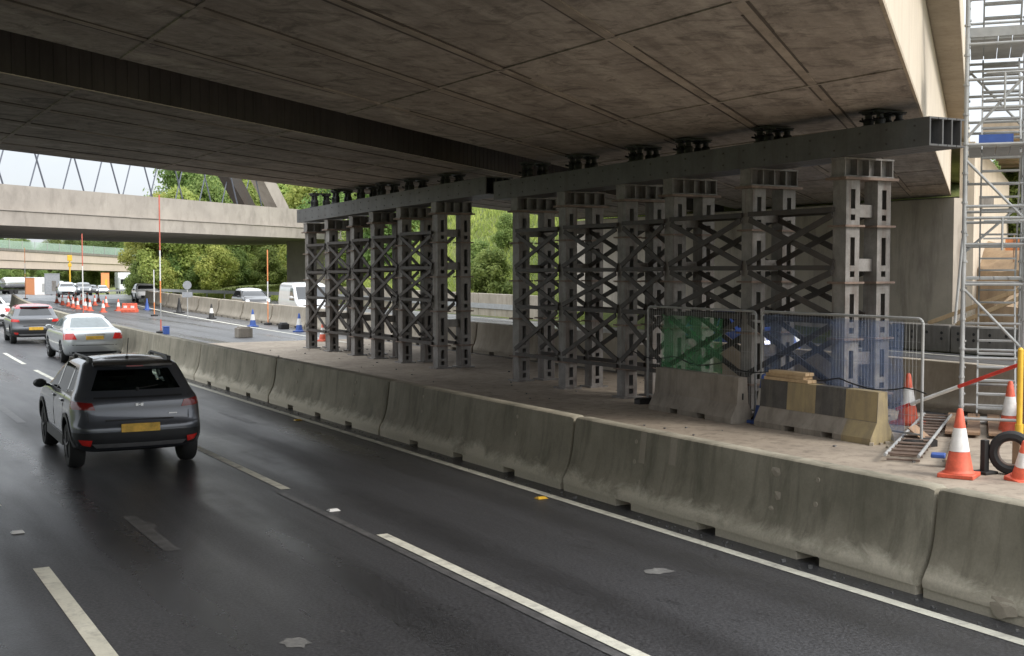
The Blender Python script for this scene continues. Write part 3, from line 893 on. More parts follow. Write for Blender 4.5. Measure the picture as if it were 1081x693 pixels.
for k in range(26):
    x, y = 15.45 + rr.gauss(0, .28), 14.25 + rr.gauss(0, .2); s = rr.uniform(.02, .055)
    rub.box((x, y, s * .5), (s * rr.uniform(1, 2), s * 1.3, s), Matrix.Rotation(rr.uniform(0, 3), 3, 'Z'))
o = rub.build('rubble', 'barrier_far'); tag(o, 'scatter of pale rubble at the foot of the striped block', 'rubble', kind='stuff')
rub = MB()                                             # broken concrete and grit along the foot of the near barrier
for k in range(420):
    y = rr.uniform(1.5, 40); x = 8.33 + off(y) - abs(rr.gauss(0, .09)); s = rr.uniform(.004, .016) if rr.random() < .96 else rr.uniform(.02, .035)
    rub.box((x, y, s * .45), (s * rr.uniform(1, 1.8), s * 1.3, s), Matrix.Rotation(rr.uniform(0, 3), 3, 'Z'))
o = rub.build('grit', 'patch'); tag(o, 'grit and crumbs of concrete swept along the barrier foot', 'grit', kind='stuff')
rub = MB()
for k in range(150):
    y = rr.uniform(10, 46); x = rr.uniform(10.5, 19); s = rr.uniform(.012, .035)
    rub.box((x, y, s * .4), (s * rr.uniform(1, 2), s * 1.3, s), Matrix.Rotation(rr.uniform(0, 3), 3, 'Z'))
o = rub.build('debris', 'patch'); tag(o, 'small stones and crumbs scattered over the worksite slab', 'debris', kind='stuff')

t = thing('barrier_pole', 'slanting red and white pole between striped block and yellow post', 'barrier pole')
a, b = Vector((15.62, 14.62, .55)), Vector((15.75, 12.2, 1.5))
for k, (f0, f1, mt) in enumerate(((0, .12, 'red_paint'), (.12, .5, 'white_paint'), (.5, 1, 'red_paint'))):
    m = MB(); m.tube(a.lerp(b, f0), a.lerp(b, f1), .03, 10); m.build('band', mt, t, 0, True)
t = thing('yellow_post', 'yellow post on a brown timber foot by the scaffold', 'post', (15.4, 12.05, 0))
m = MB(); m.tube((0, 0, .42), (0, 0, 1.7), .042, 12); m.tube((0, 0, 1.7), (0, 0, 1.73), .042, 12, .02); m.tube((0, 0, .36), (0, 0, .6), .06, 12); m.build('tube', 'yellow', t, 0, True)
m = MB(); m.box((0, 0, .2), (.13, .13, .4)); m.build('timber_foot', 'timber_brown', t, .006)
m = MB(); m.box((0, 0, 1.1), (.12, .15, 2.2)); o = m.build('timber_post', 'timber_brown', None, .008); o.location = (15.75, 12.15, 0); tag(o, 'upright brown timber post right of the yellow post', 'timber post')
t = thing('tyre', 'old black tyre standing on edge by the yellow post', 'tyre', (14.55, 11.5, .31), .55)
m = MB(); m.torus(.25, [(-.07, -.07), (-.03, -.1), (.03, -.09), (.055, -.05), (.06, 0), (.055, .05), (.03, .09), (-.03, .1), (-.07, .07)]); m.build('tread', 'rubber', t, 0, True)
m = MB(); m.torus(.17, [(0, -.06), (.02, -.06), (.02, .06), (0, .06)]); m.build('rim', 'rust', t, 0, True)
m = MB(); m.box((0, 0, .24), (.1, .08, .48)); m.box((0, 0, .02), (.26, .26, .04)); o = m.build('black_bollard', 'black', None, .008); o.location = (14.3, 11.75, 0); tag(o, 'short black bollard between the large cone and the old tyre', 'bollard')
m = MB(); m.box((0, 0, .1), (.2, .2, .2)); m.box((0, 0, .21), (.22, .22, .02)); o = m.build('blue_box', 'blue', None, .012); o.location = (11.4, 27.6, .0); tag(o, 'small blue box on the slab behind the near barrier, before the far towers', 'box')
m = MB(); m.box((0, 0, .16), (.24, .26, .32)); m.box((0, 0, .335), (.27, .29, .03)); o = m.build('blue_box', 'blue', None, .012); o.location = (13.3, 54.3, 0); tag(o, 'dark blue box beside the thin pole beyond the barrier', 'box')
m = MB(); m.box((0, 0, .2), (.6, .6, .4)); m.box((0, 0, .42), (.45, .45, .05)); o = m.build('concrete_footing', 'block', None, .02); o.location = (15.5, 50.2, 0); tag(o, 'low pale square footing standing alone on the closed lane', 'footing')
o = MB().box((0, 0, .13), (.4, .5, .26)).box((0, 0, .28), (.3, .35, .06)).build('sand_bag', 'black', None, .05); o.location = (19.3, 56.2, 0); tag(o, 'dark bag lying between the two blue cones at the far barrier', 'bag')

# ------------------------------------------------------------------ scaffold stair tower
sc = thing('scaffold_tower', 'tall galvanised scaffold stair tower against the bridge edge', 'scaffold', (0, 0, 0))
def Pn(u, n, z): return W(u, n, z)
NU = (9.5, 11.75); NN = (-.74, -1.72)
for u in NU:
    for n in NN:
        m = MB(); m.tube(Pn(u, n, .05), Pn(u, n, 9.6), .036 if u < 10 else .028, 10)
        for z in [.5 + .5 * k for k in range(18)]: m.tube(Pn(u, n, z), Pn(u, n, z + .035), .052, 8)
        m.tube(Pn(u, n, 0), Pn(u, n, .05), .08, 8)
        m.build('standard', 'galv', sc, 0, True)
for n in NN:
    m = MB(); m.tube(Pn(10.62, n, .05), Pn(10.62, n, 9.4), .026, 10)
    for z in [.5 + .5 * k for k in range(18)]: m.tube(Pn(10.62, n, z), Pn(10.62, n, z + .035), .042, 8)
    m.build('standard', 'galv', sc, 0, True)
for z in (.8, 1.9, 4.4, 5.3, 6.4, 7.1):
    m = MB(); m.tube(Pn(10.62, NN[0], z), Pn(10.62, NN[1] - .1, z), .024, 8); m.build('ledger', 'galv', sc, 0, True)
for z in (.3, 1.35, 2.62, 3.3, 3.75, 3.95, 5.0, 5.62, 6.1, 6.7, 7.45, 8.3):
    for u in NU:
        m = MB(); m.tube(Pn(u, NN[0], z), Pn(u, NN[1] - .12, z), .026, 8); m.build('ledger', 'galv', sc, 0, True)
    if z in (.3, 2.62, 3.3, 5.0, 6.7, 8.3):
        for n in NN:
            m = MB(); m.tube(Pn(NU[0], n, z + .06), Pn(NU[1], n, z + .06), .026, 8); m.build('transom', 'galv', sc, 0, True)
def deck(u0, u1, n0, n1, z, nm='deck_board'):
    m = MB(); k = 4
    for i in range(k):
        a = n0 + (n1 - n0) * (i + .5) / k
        m.bar(Pn(u0, a, z), Pn(u1, a, z), abs(n1 - n0) / k - .012, .045)
    m.build(nm, 'galv', sc, .003)
for z in (2.72, 4.98, 6.8): deck(9.55, 11.7, -.78, -1.68, z)
m = MB(); m.bar(Pn(9.55, -.95, 5.1), Pn(9.55, -1.5, 5.1), .02, .14); m.build('toe_board', 'blue', sc)
m = MB(); m.bar(Pn(9.53, -.76, 6.9), Pn(9.53, -1.72, 6.9), .02, .16); m.build('toe_board', 'galv', sc)
def flight(u0, u1, z0, z1, n):
    s = MB()
    for nn in (-1.0, -1.62):
        s.bar(Pn(u0, nn, z0), Pn(u1, nn, z1), .03, .12)
    s.build('stringer', 'galv', sc)
    for k in range(n):
        f = (k + .5) / n; u = u0 + (u1 - u0) * f; z = z0 + (z1 - z0) * f
        m = MB(); m.bar(Pn(u, -1.0, z), Pn(u, -1.62, z), .22, .03); m.build('tread', 'galv', sc)
flight(9.75, 11.6, .35, 2.6, 10); flight(11.5, 9.7, 2.75, 4.9, 10); flight(9.75, 11.6, 5.05, 6.7, 9)
flight(11.5, 9.7, 6.85, 8.3, 7)
for a, b in (((9.5, -.74, 4.75), (9.5, -1.72, 3.7)), ((9.5, -.74, 2.55), (9.5, -1.72, 1.5)), ((9.5, -.74, 5.1), (9.5, -1.72, 6.2)), ((9.5, -.74, 7.4), (9.5, -1.72, 8.3)),
             ((11.75, -.74, 6.6), (11.75, -1.72, 5.5)), ((11.75, -.74, 3.2), (11.75, -1.72, 4.1)), ((9.5, -.74, 5.2), (11.75, -.74, 7.0)), ((11.75, -.74, 2.2), (9.5, -.74, .4)), ((9.5, -.74, 3.2), (11.75, -.74, 1.6))):
    m = MB(); m.tube(Pn(*a), Pn(*b), .024, 8); m.build('brace', 'galv', sc, 0, True)
for z in (3.4, 3.7, 5.75, 6.2):
    m = MB(); m.tube(Pn(9.47, -1.05, z), Pn(9.47, -1.7, z), .018, 6); m.build('guard_rail', 'galv', sc)
m = MB(); m.tube(Pn(9.47, -1.35, 3.2), Pn(9.47, -1.35, 3.75), .02, 6); m.tube(Pn(9.47, -1.35, 5.6), Pn(9.47, -1.35, 6.2), .02, 6); m.build('guard_post', 'galv', sc)
m = MB(); m.tube(Pn(9.35, -.62, 1.95), Pn(9.5, -.72, 3.4), .024, 8); m.build('brace', 'galv', sc, 0, True)
for k in range(3):
    m = MB(); m.bar(Pn(9.2, -.6 - .35 * k, .08), Pn(12.1, -.6 - .35 * k, .08), .22, .05); m.build('sole_board', 'timber_brown', sc, .004)
# loose tubes stacked on the ground behind the scaffold
for k in range(5):
    m = MB(); a = Vector((17.6 + .28 * k, 16.4 - .05 * k, .05 + .0 * k)); m.tube(a, a + Vector((3.0, -2.4, 0)), .04, 8)
    o = m.build('scaffold_tube', 'galv', None, 0, True); tag(o, 'loose galvanised tube lying on the slab behind the scaffold', 'scaffold tube', 'loose tubes on the slab')

# ------------------------------------------------------------------ far right: dark blocks, earth, planks, yellow beam
DB = MB()
def dark_block(p, L, h, z, label, mat='blockdark', holes=True, rz=0.):
    t = thing('concrete_block', label, 'concrete block', p, rz)
    m = MB(); m.box((0, 0, z + h / 2), (.8, L, h)); m.build('wall', mat, t, .03)
    if holes:
        rr = random.Random(int(p[1] * 10)); k = MB()
        for i in range(4):
            y = -L / 2 + L * (i + .5) / 4
            for zz in (.72, .5):
                if rr.random() < .75: k.lathe([(.055, -.004), (.05, .012)], 10, (-.41, y, z + h * zz), 'x')
        k.build('lifting_hole', 'black', t)
for k in range(6):
    y = 33.3 - 2.66 * k
    dark_block((34.2, y, 0), 2.6, .92, 0, ['dark concrete block with round holes, left end behind the mesh fence', 'dark concrete block with round holes, second from the left behind the fence',
               'dark concrete block with round holes below the timber props', 'dark concrete block with round holes seen through the scaffold left side',
               'dark concrete block with round holes seen through the scaffold stairs', 'dark concrete block with round holes at the right frame edge'][k])
for k in range(3):
    y = 25.2 - 2.66 * k
    dark_block((34.5, y, 0), 2.6, .85, .93, ['pale concrete block stacked above the dark ones, behind the scaffold post', 'pale concrete block of the upper tier under the yellow beam', 'pale concrete block of the upper tier at the right frame edge'][k], 'barrier_far', False)
m = MB(); m.bar((34.3, 26.0, 1.95), (34.3, 21.6, 1.95), .3, .26); m.bar((34.3, 26.0, 2.09), (34.3, 21.6, 2.09), .36, .03); o = m.build('yellow_beam', 'yellow', None, .01); tag(o, 'yellow steel beam lying on the upper blocks behind the scaffold', 'steel beam')
for k, (a, b) in enumerate((((34.2, 30.6, .95), (34.9, 27.3, 2.2)), ((34.2, 29.4, .95), (34.7, 27.1, 1.95)))):
    m = MB(); m.bar(a, b, .1, .14); o = m.build('timber_prop', 'timber', None, .006); tag(o, ('longer pale timber prop slanting above the dark blocks', 'shorter pale timber prop slanting above the dark blocks')[k], 'timber prop')
# earth bank behind the blocks
pts = []
for j in range(58):
    y = 8 + j * .5
    for i in range(32):
        x = 35.2 + i * .37
        h = -.2 if i == 0 or j == 57 or (y > 29.2 and x < 37.7) else 1.5 + 2.3 * sm(35.2, 40, x) + .3 * mnoise.noise(Vector((x * .5, y * .5, 1))) + .22 * mnoise.noise(Vector((x * 1.7, y * 1.7, 1)))
        pts.append((x, y, h))
o = MB().grid(pts, 32, 58).build('earth_bank', 'earth', smooth=True); o['kind'] = 'structure'
rub = MB(); rr = random.Random(14)
for k in range(700):
    x, y = rr.uniform(35.6, 45), rr.uniform(14, 29); s_ = rr.uniform(.04, .2)
    h = 1.5 + 2.3 * sm(35.2, 40, x) + .3 * mnoise.noise(Vector((x * .5, y * .5, 1))) + .22 * mnoise.noise(Vector((x * 1.7, y * 1.7, 1)))
    rub.box((x, y, h), (s_ * rr.uniform(1, 2), s_ * 1.3, s_), Matrix.Rotation(rr.uniform(0, 3), 3, Vector((rr.random(), rr.random(), 1))))
o = rub.build('loose_stones', 'earth'); tag(o, 'clods and stones lying on the brown earth bank', 'stones', kind='stuff')
t = thing('orange_fence', 'orange plastic site fence along the earth bank behind the scaffold', 'fence')
m = MB(); m.bar((38.4, 30.8, 3.75), (38.4, 18, 3.75), .02, .42); m.build('mesh_strip', 'orange_fade', t)
for k in range(6):
    m = MB(); m.tube((38.36, 30.4 - 2.4 * k, 2.9), (38.36, 30.4 - 2.4 * k, 4.15), .025, 6); m.build('stake', 'timber_brown', t)

# ------------------------------------------------------------------ arch bridge behind
ab = thing('arch_bridge', 'second bridge with pale concrete parapet beam and slanting hanger rods', 'bridge', A0, TH)
m = MB(); U0, U1 = 10, 105
m.prism([(58, 5.65), (58, 6.62), (58.35, 6.7), (58.35, 8.35), (58.9, 8.35), (58.9, 7.2), (74, 7.2), (74, 8.2), (74.6, 8.2), (74.6, 6.6), (79, 6.4), (79, 5.5), (74, 5.4), (60, 5.6)], U0, U1, lambda x, y, z: (y, x, z))
m.build('deck_beam', 'fascia2', ab)
m = MB(); m.box(((U0 + U1) / 2, 58.1, 6.66), (U1 - U0, .36, .06)); m.build('ledge', 'fascia2', ab)
def arch(n, uend, z0, mat='fascia2'):
    m = MB(); span = 78.; w, dp = 1.3, 1.5; prev = None; pts = []
    for k in range(29):
        x = span * k / 28; z = z0 + 4 * 15. * (x / span) * (1 - x / span) * 1.35
        pts.append(Vector((uend - x, 0, z)))
    for i, p in enumerate(pts):
        tng = (pts[min(i + 1, 28)] - pts[max(i - 1, 0)]).normalized(); nr = Vector((tng.z, 0, -tng.x)); 
        m_v = [p + nr * (dp / 2 * a) + Vector((0, n + w / 2 * b, 0)) for a, b in ((-1, -1), (1, -1), (1, 1), (-1, 1))]
        m.v += [tuple(q) for q in m_v]
        if i:
            o = 4 * (i - 1)
            for a in range(4): m.f.append((o + a, o + (a + 1) % 4, o + 4 + (a + 1) % 4, o + 4 + a)); m.m.append(0)
    m.f += [(0, 1, 2, 3), (112, 113, 114, 115)]; m.m += [0, 0]
    m.build('arch_rib', mat, ab)
arch(60.2, 87.6, 8.0); arch(73, 103.2, 8.0, 'steel_dark')
for k in range(14):
    u = 30 + 4.0 * k + 2.0
    b = u + .47 + 22.2 - 22; 
    m = MB(); m.tube((u + .6, 60.2, 8.2), (u - 1.6, 60.2, 13.6), .06, 8); m.build('hanger', 'hanger', ab, 0, True)
for k in range(17):
    u = 36.6 + 4.0 * k
    m = MB(); m.tube((u, 73, 8.1), (u + 2.4, 73, 14.2), .06, 8); m.build('hanger', 'hanger', ab, 0, True)
m = MB(); m.box((98.0, 63.4, 2.1), (3.2, 2.8, 7.0)); m.build('pier', 'fascia2', ab)
m = MB(); m.box((98.0, 63.4, 5.5), (2.4, 2.0, .35)); m.build('bearing', 'blockdark', ab)

# far overbridge
fb = thing('far_overbridge', 'far pinkish overbridge with pale green mesh parapet', 'bridge')
def Wz(u, n): return W(u, n)
def lin(u, a, b): return a + (b - a) * (u - 201) / 61.
m = MB()
def fbx(n0, n1, za, zb, ztop=None, u0=140, u1=300):
    vs = []
    for u in (u0, u1):
        for n in (n0, n1):
            for z in (za, zb): p = W(u, n); vs.append((p.x, p.y, lin(u, *z)))
    m.add(vs, [(0, 4, 5, 1), (2, 3, 7, 6), (0, 2, 6, 4), (1, 5, 7, 3), (0, 1, 3, 2), (4, 6, 7, 5)])
fbx(200.3, 211, (2.9, 1.64), (4.9, 3.5)); m.build('girder', 'fascia3', fb)
m = MB(); fbx(200, 200.4, (4.7, 3.3), (6.75, 4.85)); fbx(211, 211.4, (4.7, 3.3), (6.75, 4.85)); m.build('parapet_beam', 'fascia3', fb)
m = MB(); fbx(199.8, 200.6, (6.76, 4.86), (7.3, 5.4)); m.build('coping', 'blockdark', fb)
m = MB()
for n in (200.2,):
    vs = []
    for u in (140, 300): p = W(u, n); vs += [(p.x, p.y, lin(u, 7.2, 5.3)), (p.x, p.y, lin(u, 9.1, 7.25))]
    m.add(vs, [(0, 2, 3, 1)])
m.build('mesh_parapet', 'mesh_green', fb)
m = MB()
for k in range(40):
    u = 140 + 4 * k; p = W(u, 200.1); m.tube((p.x, p.y, lin(u, 7.2, 5.3)), (p.x, p.y, lin(u, 9.2, 7.3)), .07, 5)
    m.build('mesh_post', 'galv', fb); m = MB()
m = MB(); p = W(285, 205); m.box((p.x, p.y, -1), (3, 3, 6)); m.build('pier', 'fascia3', fb)

# ------------------------------------------------------------------ cars
def lerp_keys(keys, z, c):
    if z <= keys[0][0]: return keys[0][c]
    for a, b in zip(keys[:-1], keys[1:]):
        if z <= b[0]:
            t = (z - a[0]) / (b[0] - a[0]); return a[c] + (b[c] - a[c]) * t
    return keys[-1][c]

class Shell:
    """car body as a stack of level plan outlines: key = (z, y_rear, y_front, half width)"""
    def __init__(s, keys, r=.30, bow=.10):
        # smooth the key curve by corner cutting
        for _ in range(2):
            k2 = [keys[0]]
            for a, b in zip(keys[:-1], keys[1:]):
                k2 += [tuple(a[i] * .75 + b[i] * .25 for i in range(4)), tuple(a[i] * .25 + b[i] * .75 for i in range(4))]
            keys = k2 + [keys[-1]]
        s.k = keys; s.r = r; s.bow = bow
    def dims(s, z):
        yr, yf, hw = (lerp_keys(s.k, z, c) for c in (1, 2, 3))
        return yr, yf, hw, min(s.r, hw * .55, (yf - yr) * .3)
    def arc(s, z, a, inset=0.):
        """point at signed distance a round the outline, from the middle of the tail; + is right"""
        yr, yf, hw, r = s.dims(z); sg = 1 if a >= 0 else -1; a = abs(a); hw -= inset
        st = hw - r; q = r * math.pi / 2
        if a <= st: x, y, nx, ny = a, yr, 0, -1
        elif a <= st + q:
            t = (a - st) / r; x, y = st + r * math.sin(t), yr + r - r * math.cos(t); nx, ny = math.sin(t), -math.cos(t)
        else: x, y, nx, ny = hw, yr + r + (a - st - q), 1, 0
        y += s.bow * (x / max(hw, .1)) ** 2 * (1 if a <= st + q else max(0, 1 - (a - st - q) / .9))
        return Vector((sg * x, y + (inset if a < st + q else 0), z)), Vector((sg * nx, ny, 0))
    def side(s, y, z):
        yr, yf, hw, r = s.dims(z)
        d0 = y - yr; d1 = yf - y; d = min(d0, d1)
        x = hw if d >= r else hw - r + math.sqrt(max(0, r * r - (r - d) ** 2))
        return Vector((x, y, z))
    def ring(s, z, inset=0.):
        yr, yf, hw, r = s.dims(z); hw -= inset; yr += inset; yf -= inset
        r = min(r, hw * .6); P = []
        def add(x, y):
            f = max(0, 1 - abs(y - yr) / 1.2); g = max(0, 1 - abs(yf - y) / 1.2)
            P.append((x, y + s.bow * (x / hw) ** 2 * f - 1.6 * s.bow * (x / hw) ** 2 * g, z))
        for i in range(8): add((hw - r) * i / 8, yr)
        for i in range(6): t = math.pi / 2 * i / 6; add(hw - r + r * math.sin(t), yr + r - r * math.cos(t))
        for i in range(26): add(hw, yr + r + (yf - yr - 2 * r) * i / 26)
        for i in range(6): t = math.pi / 2 * i / 6; add(hw - r + r * math.cos(t), yf - r + r * math.sin(t))
        for i in range(8): add((hw - r) * (1 - i / 8), yf)
        left = [(-x, y, zz) for x, y, zz in reversed(P[1:])]
        P.append((0, yf, z)); return P + left
    def mesh(s, z0=None, z1=None, inset=0.):
        z0 = z0 or s.k[0][0]; z1 = z1 or s.k[-1][0]
        zs = sorted({round(k[0], 4) for k in s.k if z0 <= k[0] <= z1} | {z0, z1})
        m = MB(); n = None
        for z in zs:
            rg = s.ring(z, inset); n = len(rg); m.v += rg
        for j in range(len(zs) - 1):
            for i in range(n):
                m.f.append((j * n + i, j * n + (i + 1) % n, (j + 1) * n + (i + 1) % n, (j + 1) * n + i)); m.m.append(0)
        m.f.append(tuple(reversed(range(n)))); m.m.append(0)
        # crown the roof
        top = (len(zs) - 1) * n; base = m.v[top:top + n]; cy = sum(p[1] for p in base) / n
        prev = top
        for f, dz in ((.8, .012), (.5, .028), (.2, .034)):
            o = len(m.v); m.v += [(p[0] * f, cy + (p[1] - cy) * f, z1 + dz - (inset * .5 if inset else 0)) for p in base]
            for i in range(n): m.f.append((prev + i, prev + (i + 1) % n, o + (i + 1) % n, o + i)); m.m.append(0)
            prev = o
        m.f.append(tuple(range(prev, prev + n))); m.m.append(0)
        return m

def thick_patch(rows, dirv, outd, ind):
    """closed slab from a grid of points (rows of equal length), pushed out / in along dirv(p)"""
    nu, nv = len(rows[0]), len(rows); m = MB()
    A = [p + dirv(p) * outd for r in rows for p in r]; B = [p - dirv(p) * ind for r in rows for p in r]
    o = len(A); fs = []
    for j in range(nv - 1):
        for i in range(nu - 1):
            a = j * nu + i
            fs += [(a, a + 1, a + nu + 1, a + nu), (o + a, o + a + nu, o + a + nu + 1, o + a + 1)]
    edge = [(i, 0) for i in range(nu)] + [(nu - 1, j) for j in range(1, nv)] + [(i, nv - 1) for i in range(nu - 2, -1, -1)] + [(0, j) for j in range(nv - 2, 0, -1)]
    id_ = [j * nu + i for i, j in edge]
    for a, b in zip(id_, id_[1:] + id_[:1]): fs.append((a, o + a, o + b, b))
    m.add(A + B, fs); return m

def quadgrid(c, nu, nv, fn):
    """c: four (a, z) corners bottom-left, bottom-right, top-right, top-left"""
    rows = []
    for j in range(nv):
        v = j / (nv - 1); row = []
        for i in range(nu):
            u = i / (nu - 1)
            a = (c[0][0] * (1 - u) + c[1][0] * u) * (1 - v) + (c[3][0] * (1 - u) + c[2][0] * u) * v
            z = (c[0][1] * (1 - u) + c[1][1] * u) * (1 - v) + (c[3][1] * (1 - u) + c[2][1] * u) * v
            row.append(fn(a, z))
        rows.append(row)
    return rows

def bool_cut(obj, cutters):
    par = obj.parent; obj.parent = None
    for c in cutters:
        md = obj.modifiers.new('cut', 'BOOLEAN'); md.operation = 'DIFFERENCE'; md.solver = 'EXACT'; md.object = c
    obj.update_tag(); bpy.context.view_layer.update()
    dg = bpy.context.evaluated_depsgraph_get()
    me = D.meshes.new_from_object(obj.evaluated_get(dg), preserve_all_data_layers=True, depsgraph=dg); old = obj.data
    obj.modifiers.clear(); obj.data = me; obj.parent = par
    me.polygons.foreach_set('use_smooth', [True] * len(me.polygons))
    try: me.set_sharp_from_angle(angle=math.radians(32))
    except Exception: pass
    for c in cutters:
        d = c.data; D.objects.remove(c); D.meshes.remove(d)

def make_wheel(t, x, y, r, w, rim, spokes=True):
    sg = 1 if x > 0 else -1
    m = MB(); m.lathe([(r * .62, -w / 2), (r * .9, -w / 2 - .005), (r * .985, -w * .38), (r, 0), (r * .985, w * .38), (r * .9, w / 2 + .005), (r * .62, w / 2)], 28, (x, y, r), 'x')
    wh = m.build('wheel', 'rubber', t, 0, True)
    k = MB(); fx = x + sg * (w / 2 - .02)
    k.lathe([(r * .63, -.03), (r * .66, .012), (r * .60, .014), (r * .56, -.02)] if sg > 0 else [(r * .56, .02), (r * .60, -.014), (r * .66, -.012), (r * .63, .03)], 24, (fx, y, r), 'x')
    for q in range(5):
        a = 2 * math.pi * q / 5 + .3
        k.bar((fx, y, r), (fx, y + math.cos(a) * r * .6, r + math.sin(a) * r * .6), .03, .075, (1, 0, 0))
    k.lathe([(.06, -.02), (.05, .02)] if sg > 0 else [(.05, -.02), (.06, .02)], 12, (fx, y, r), 'x')
    k.build('rim', rim, wh)

HATCH = [(.27, -1.80, 1.80, .78), (.33, -1.96, 1.95, .86), (.45, -2.02, 2.02, .90), (.62, -2.04, 2.04, .915), (.70, -1.99, 2.0, .92), (.84, -1.955, 1.93, .92), (.94, -1.95, 1.80, .905), (1.02, -1.93, 1.35, .885), (1.07, -1.88, 1.05, .86),
         (1.13, -1.82, .93, .825), (1.28, -1.70, .68, .77), (1.42, -1.58, .38, .715), (1.49, -1.52, .16, .675), (1.53, -1.40, -.05, .62), (1.555, -1.15, -.25, .54)]
SALOON = [(.22, -2.05, 2.05, .76), (.28, -2.2, 2.15, .83), (.45, -2.27, 2.27, .875), (.62, -2.29, 2.27, .885), (.80, -2.25, 2.1, .885), (.93, -2.19, 1.75, .865), (.985, -2.10, 1.35, .835), (1.015, -1.80, 1.1, .80), (1.045, -1.55, .95, .765),
          (1.12, -1.36, .8, .725), (1.25, -1.05, .52, .66), (1.36, -.78, .2, .59), (1.41, -.58, .02, .53), (1.43, -.42, -.1, .46)]
VAN = [(.30, -2.55, 2.5, .86), (.4, -2.62, 2.62, .95), (.7, -2.64, 2.62, .98), (1.0, -2.64, 2.45, .985), (1.12, -2.64, 2.1, .985), (1.3, -2.63, 1.75, .97), (1.7, -2.6, 1.25, .93), (1.95, -2.56, .95, .89), (2.05, -2.5, .7, .84), (2.1, -2.35, .45, .74)]

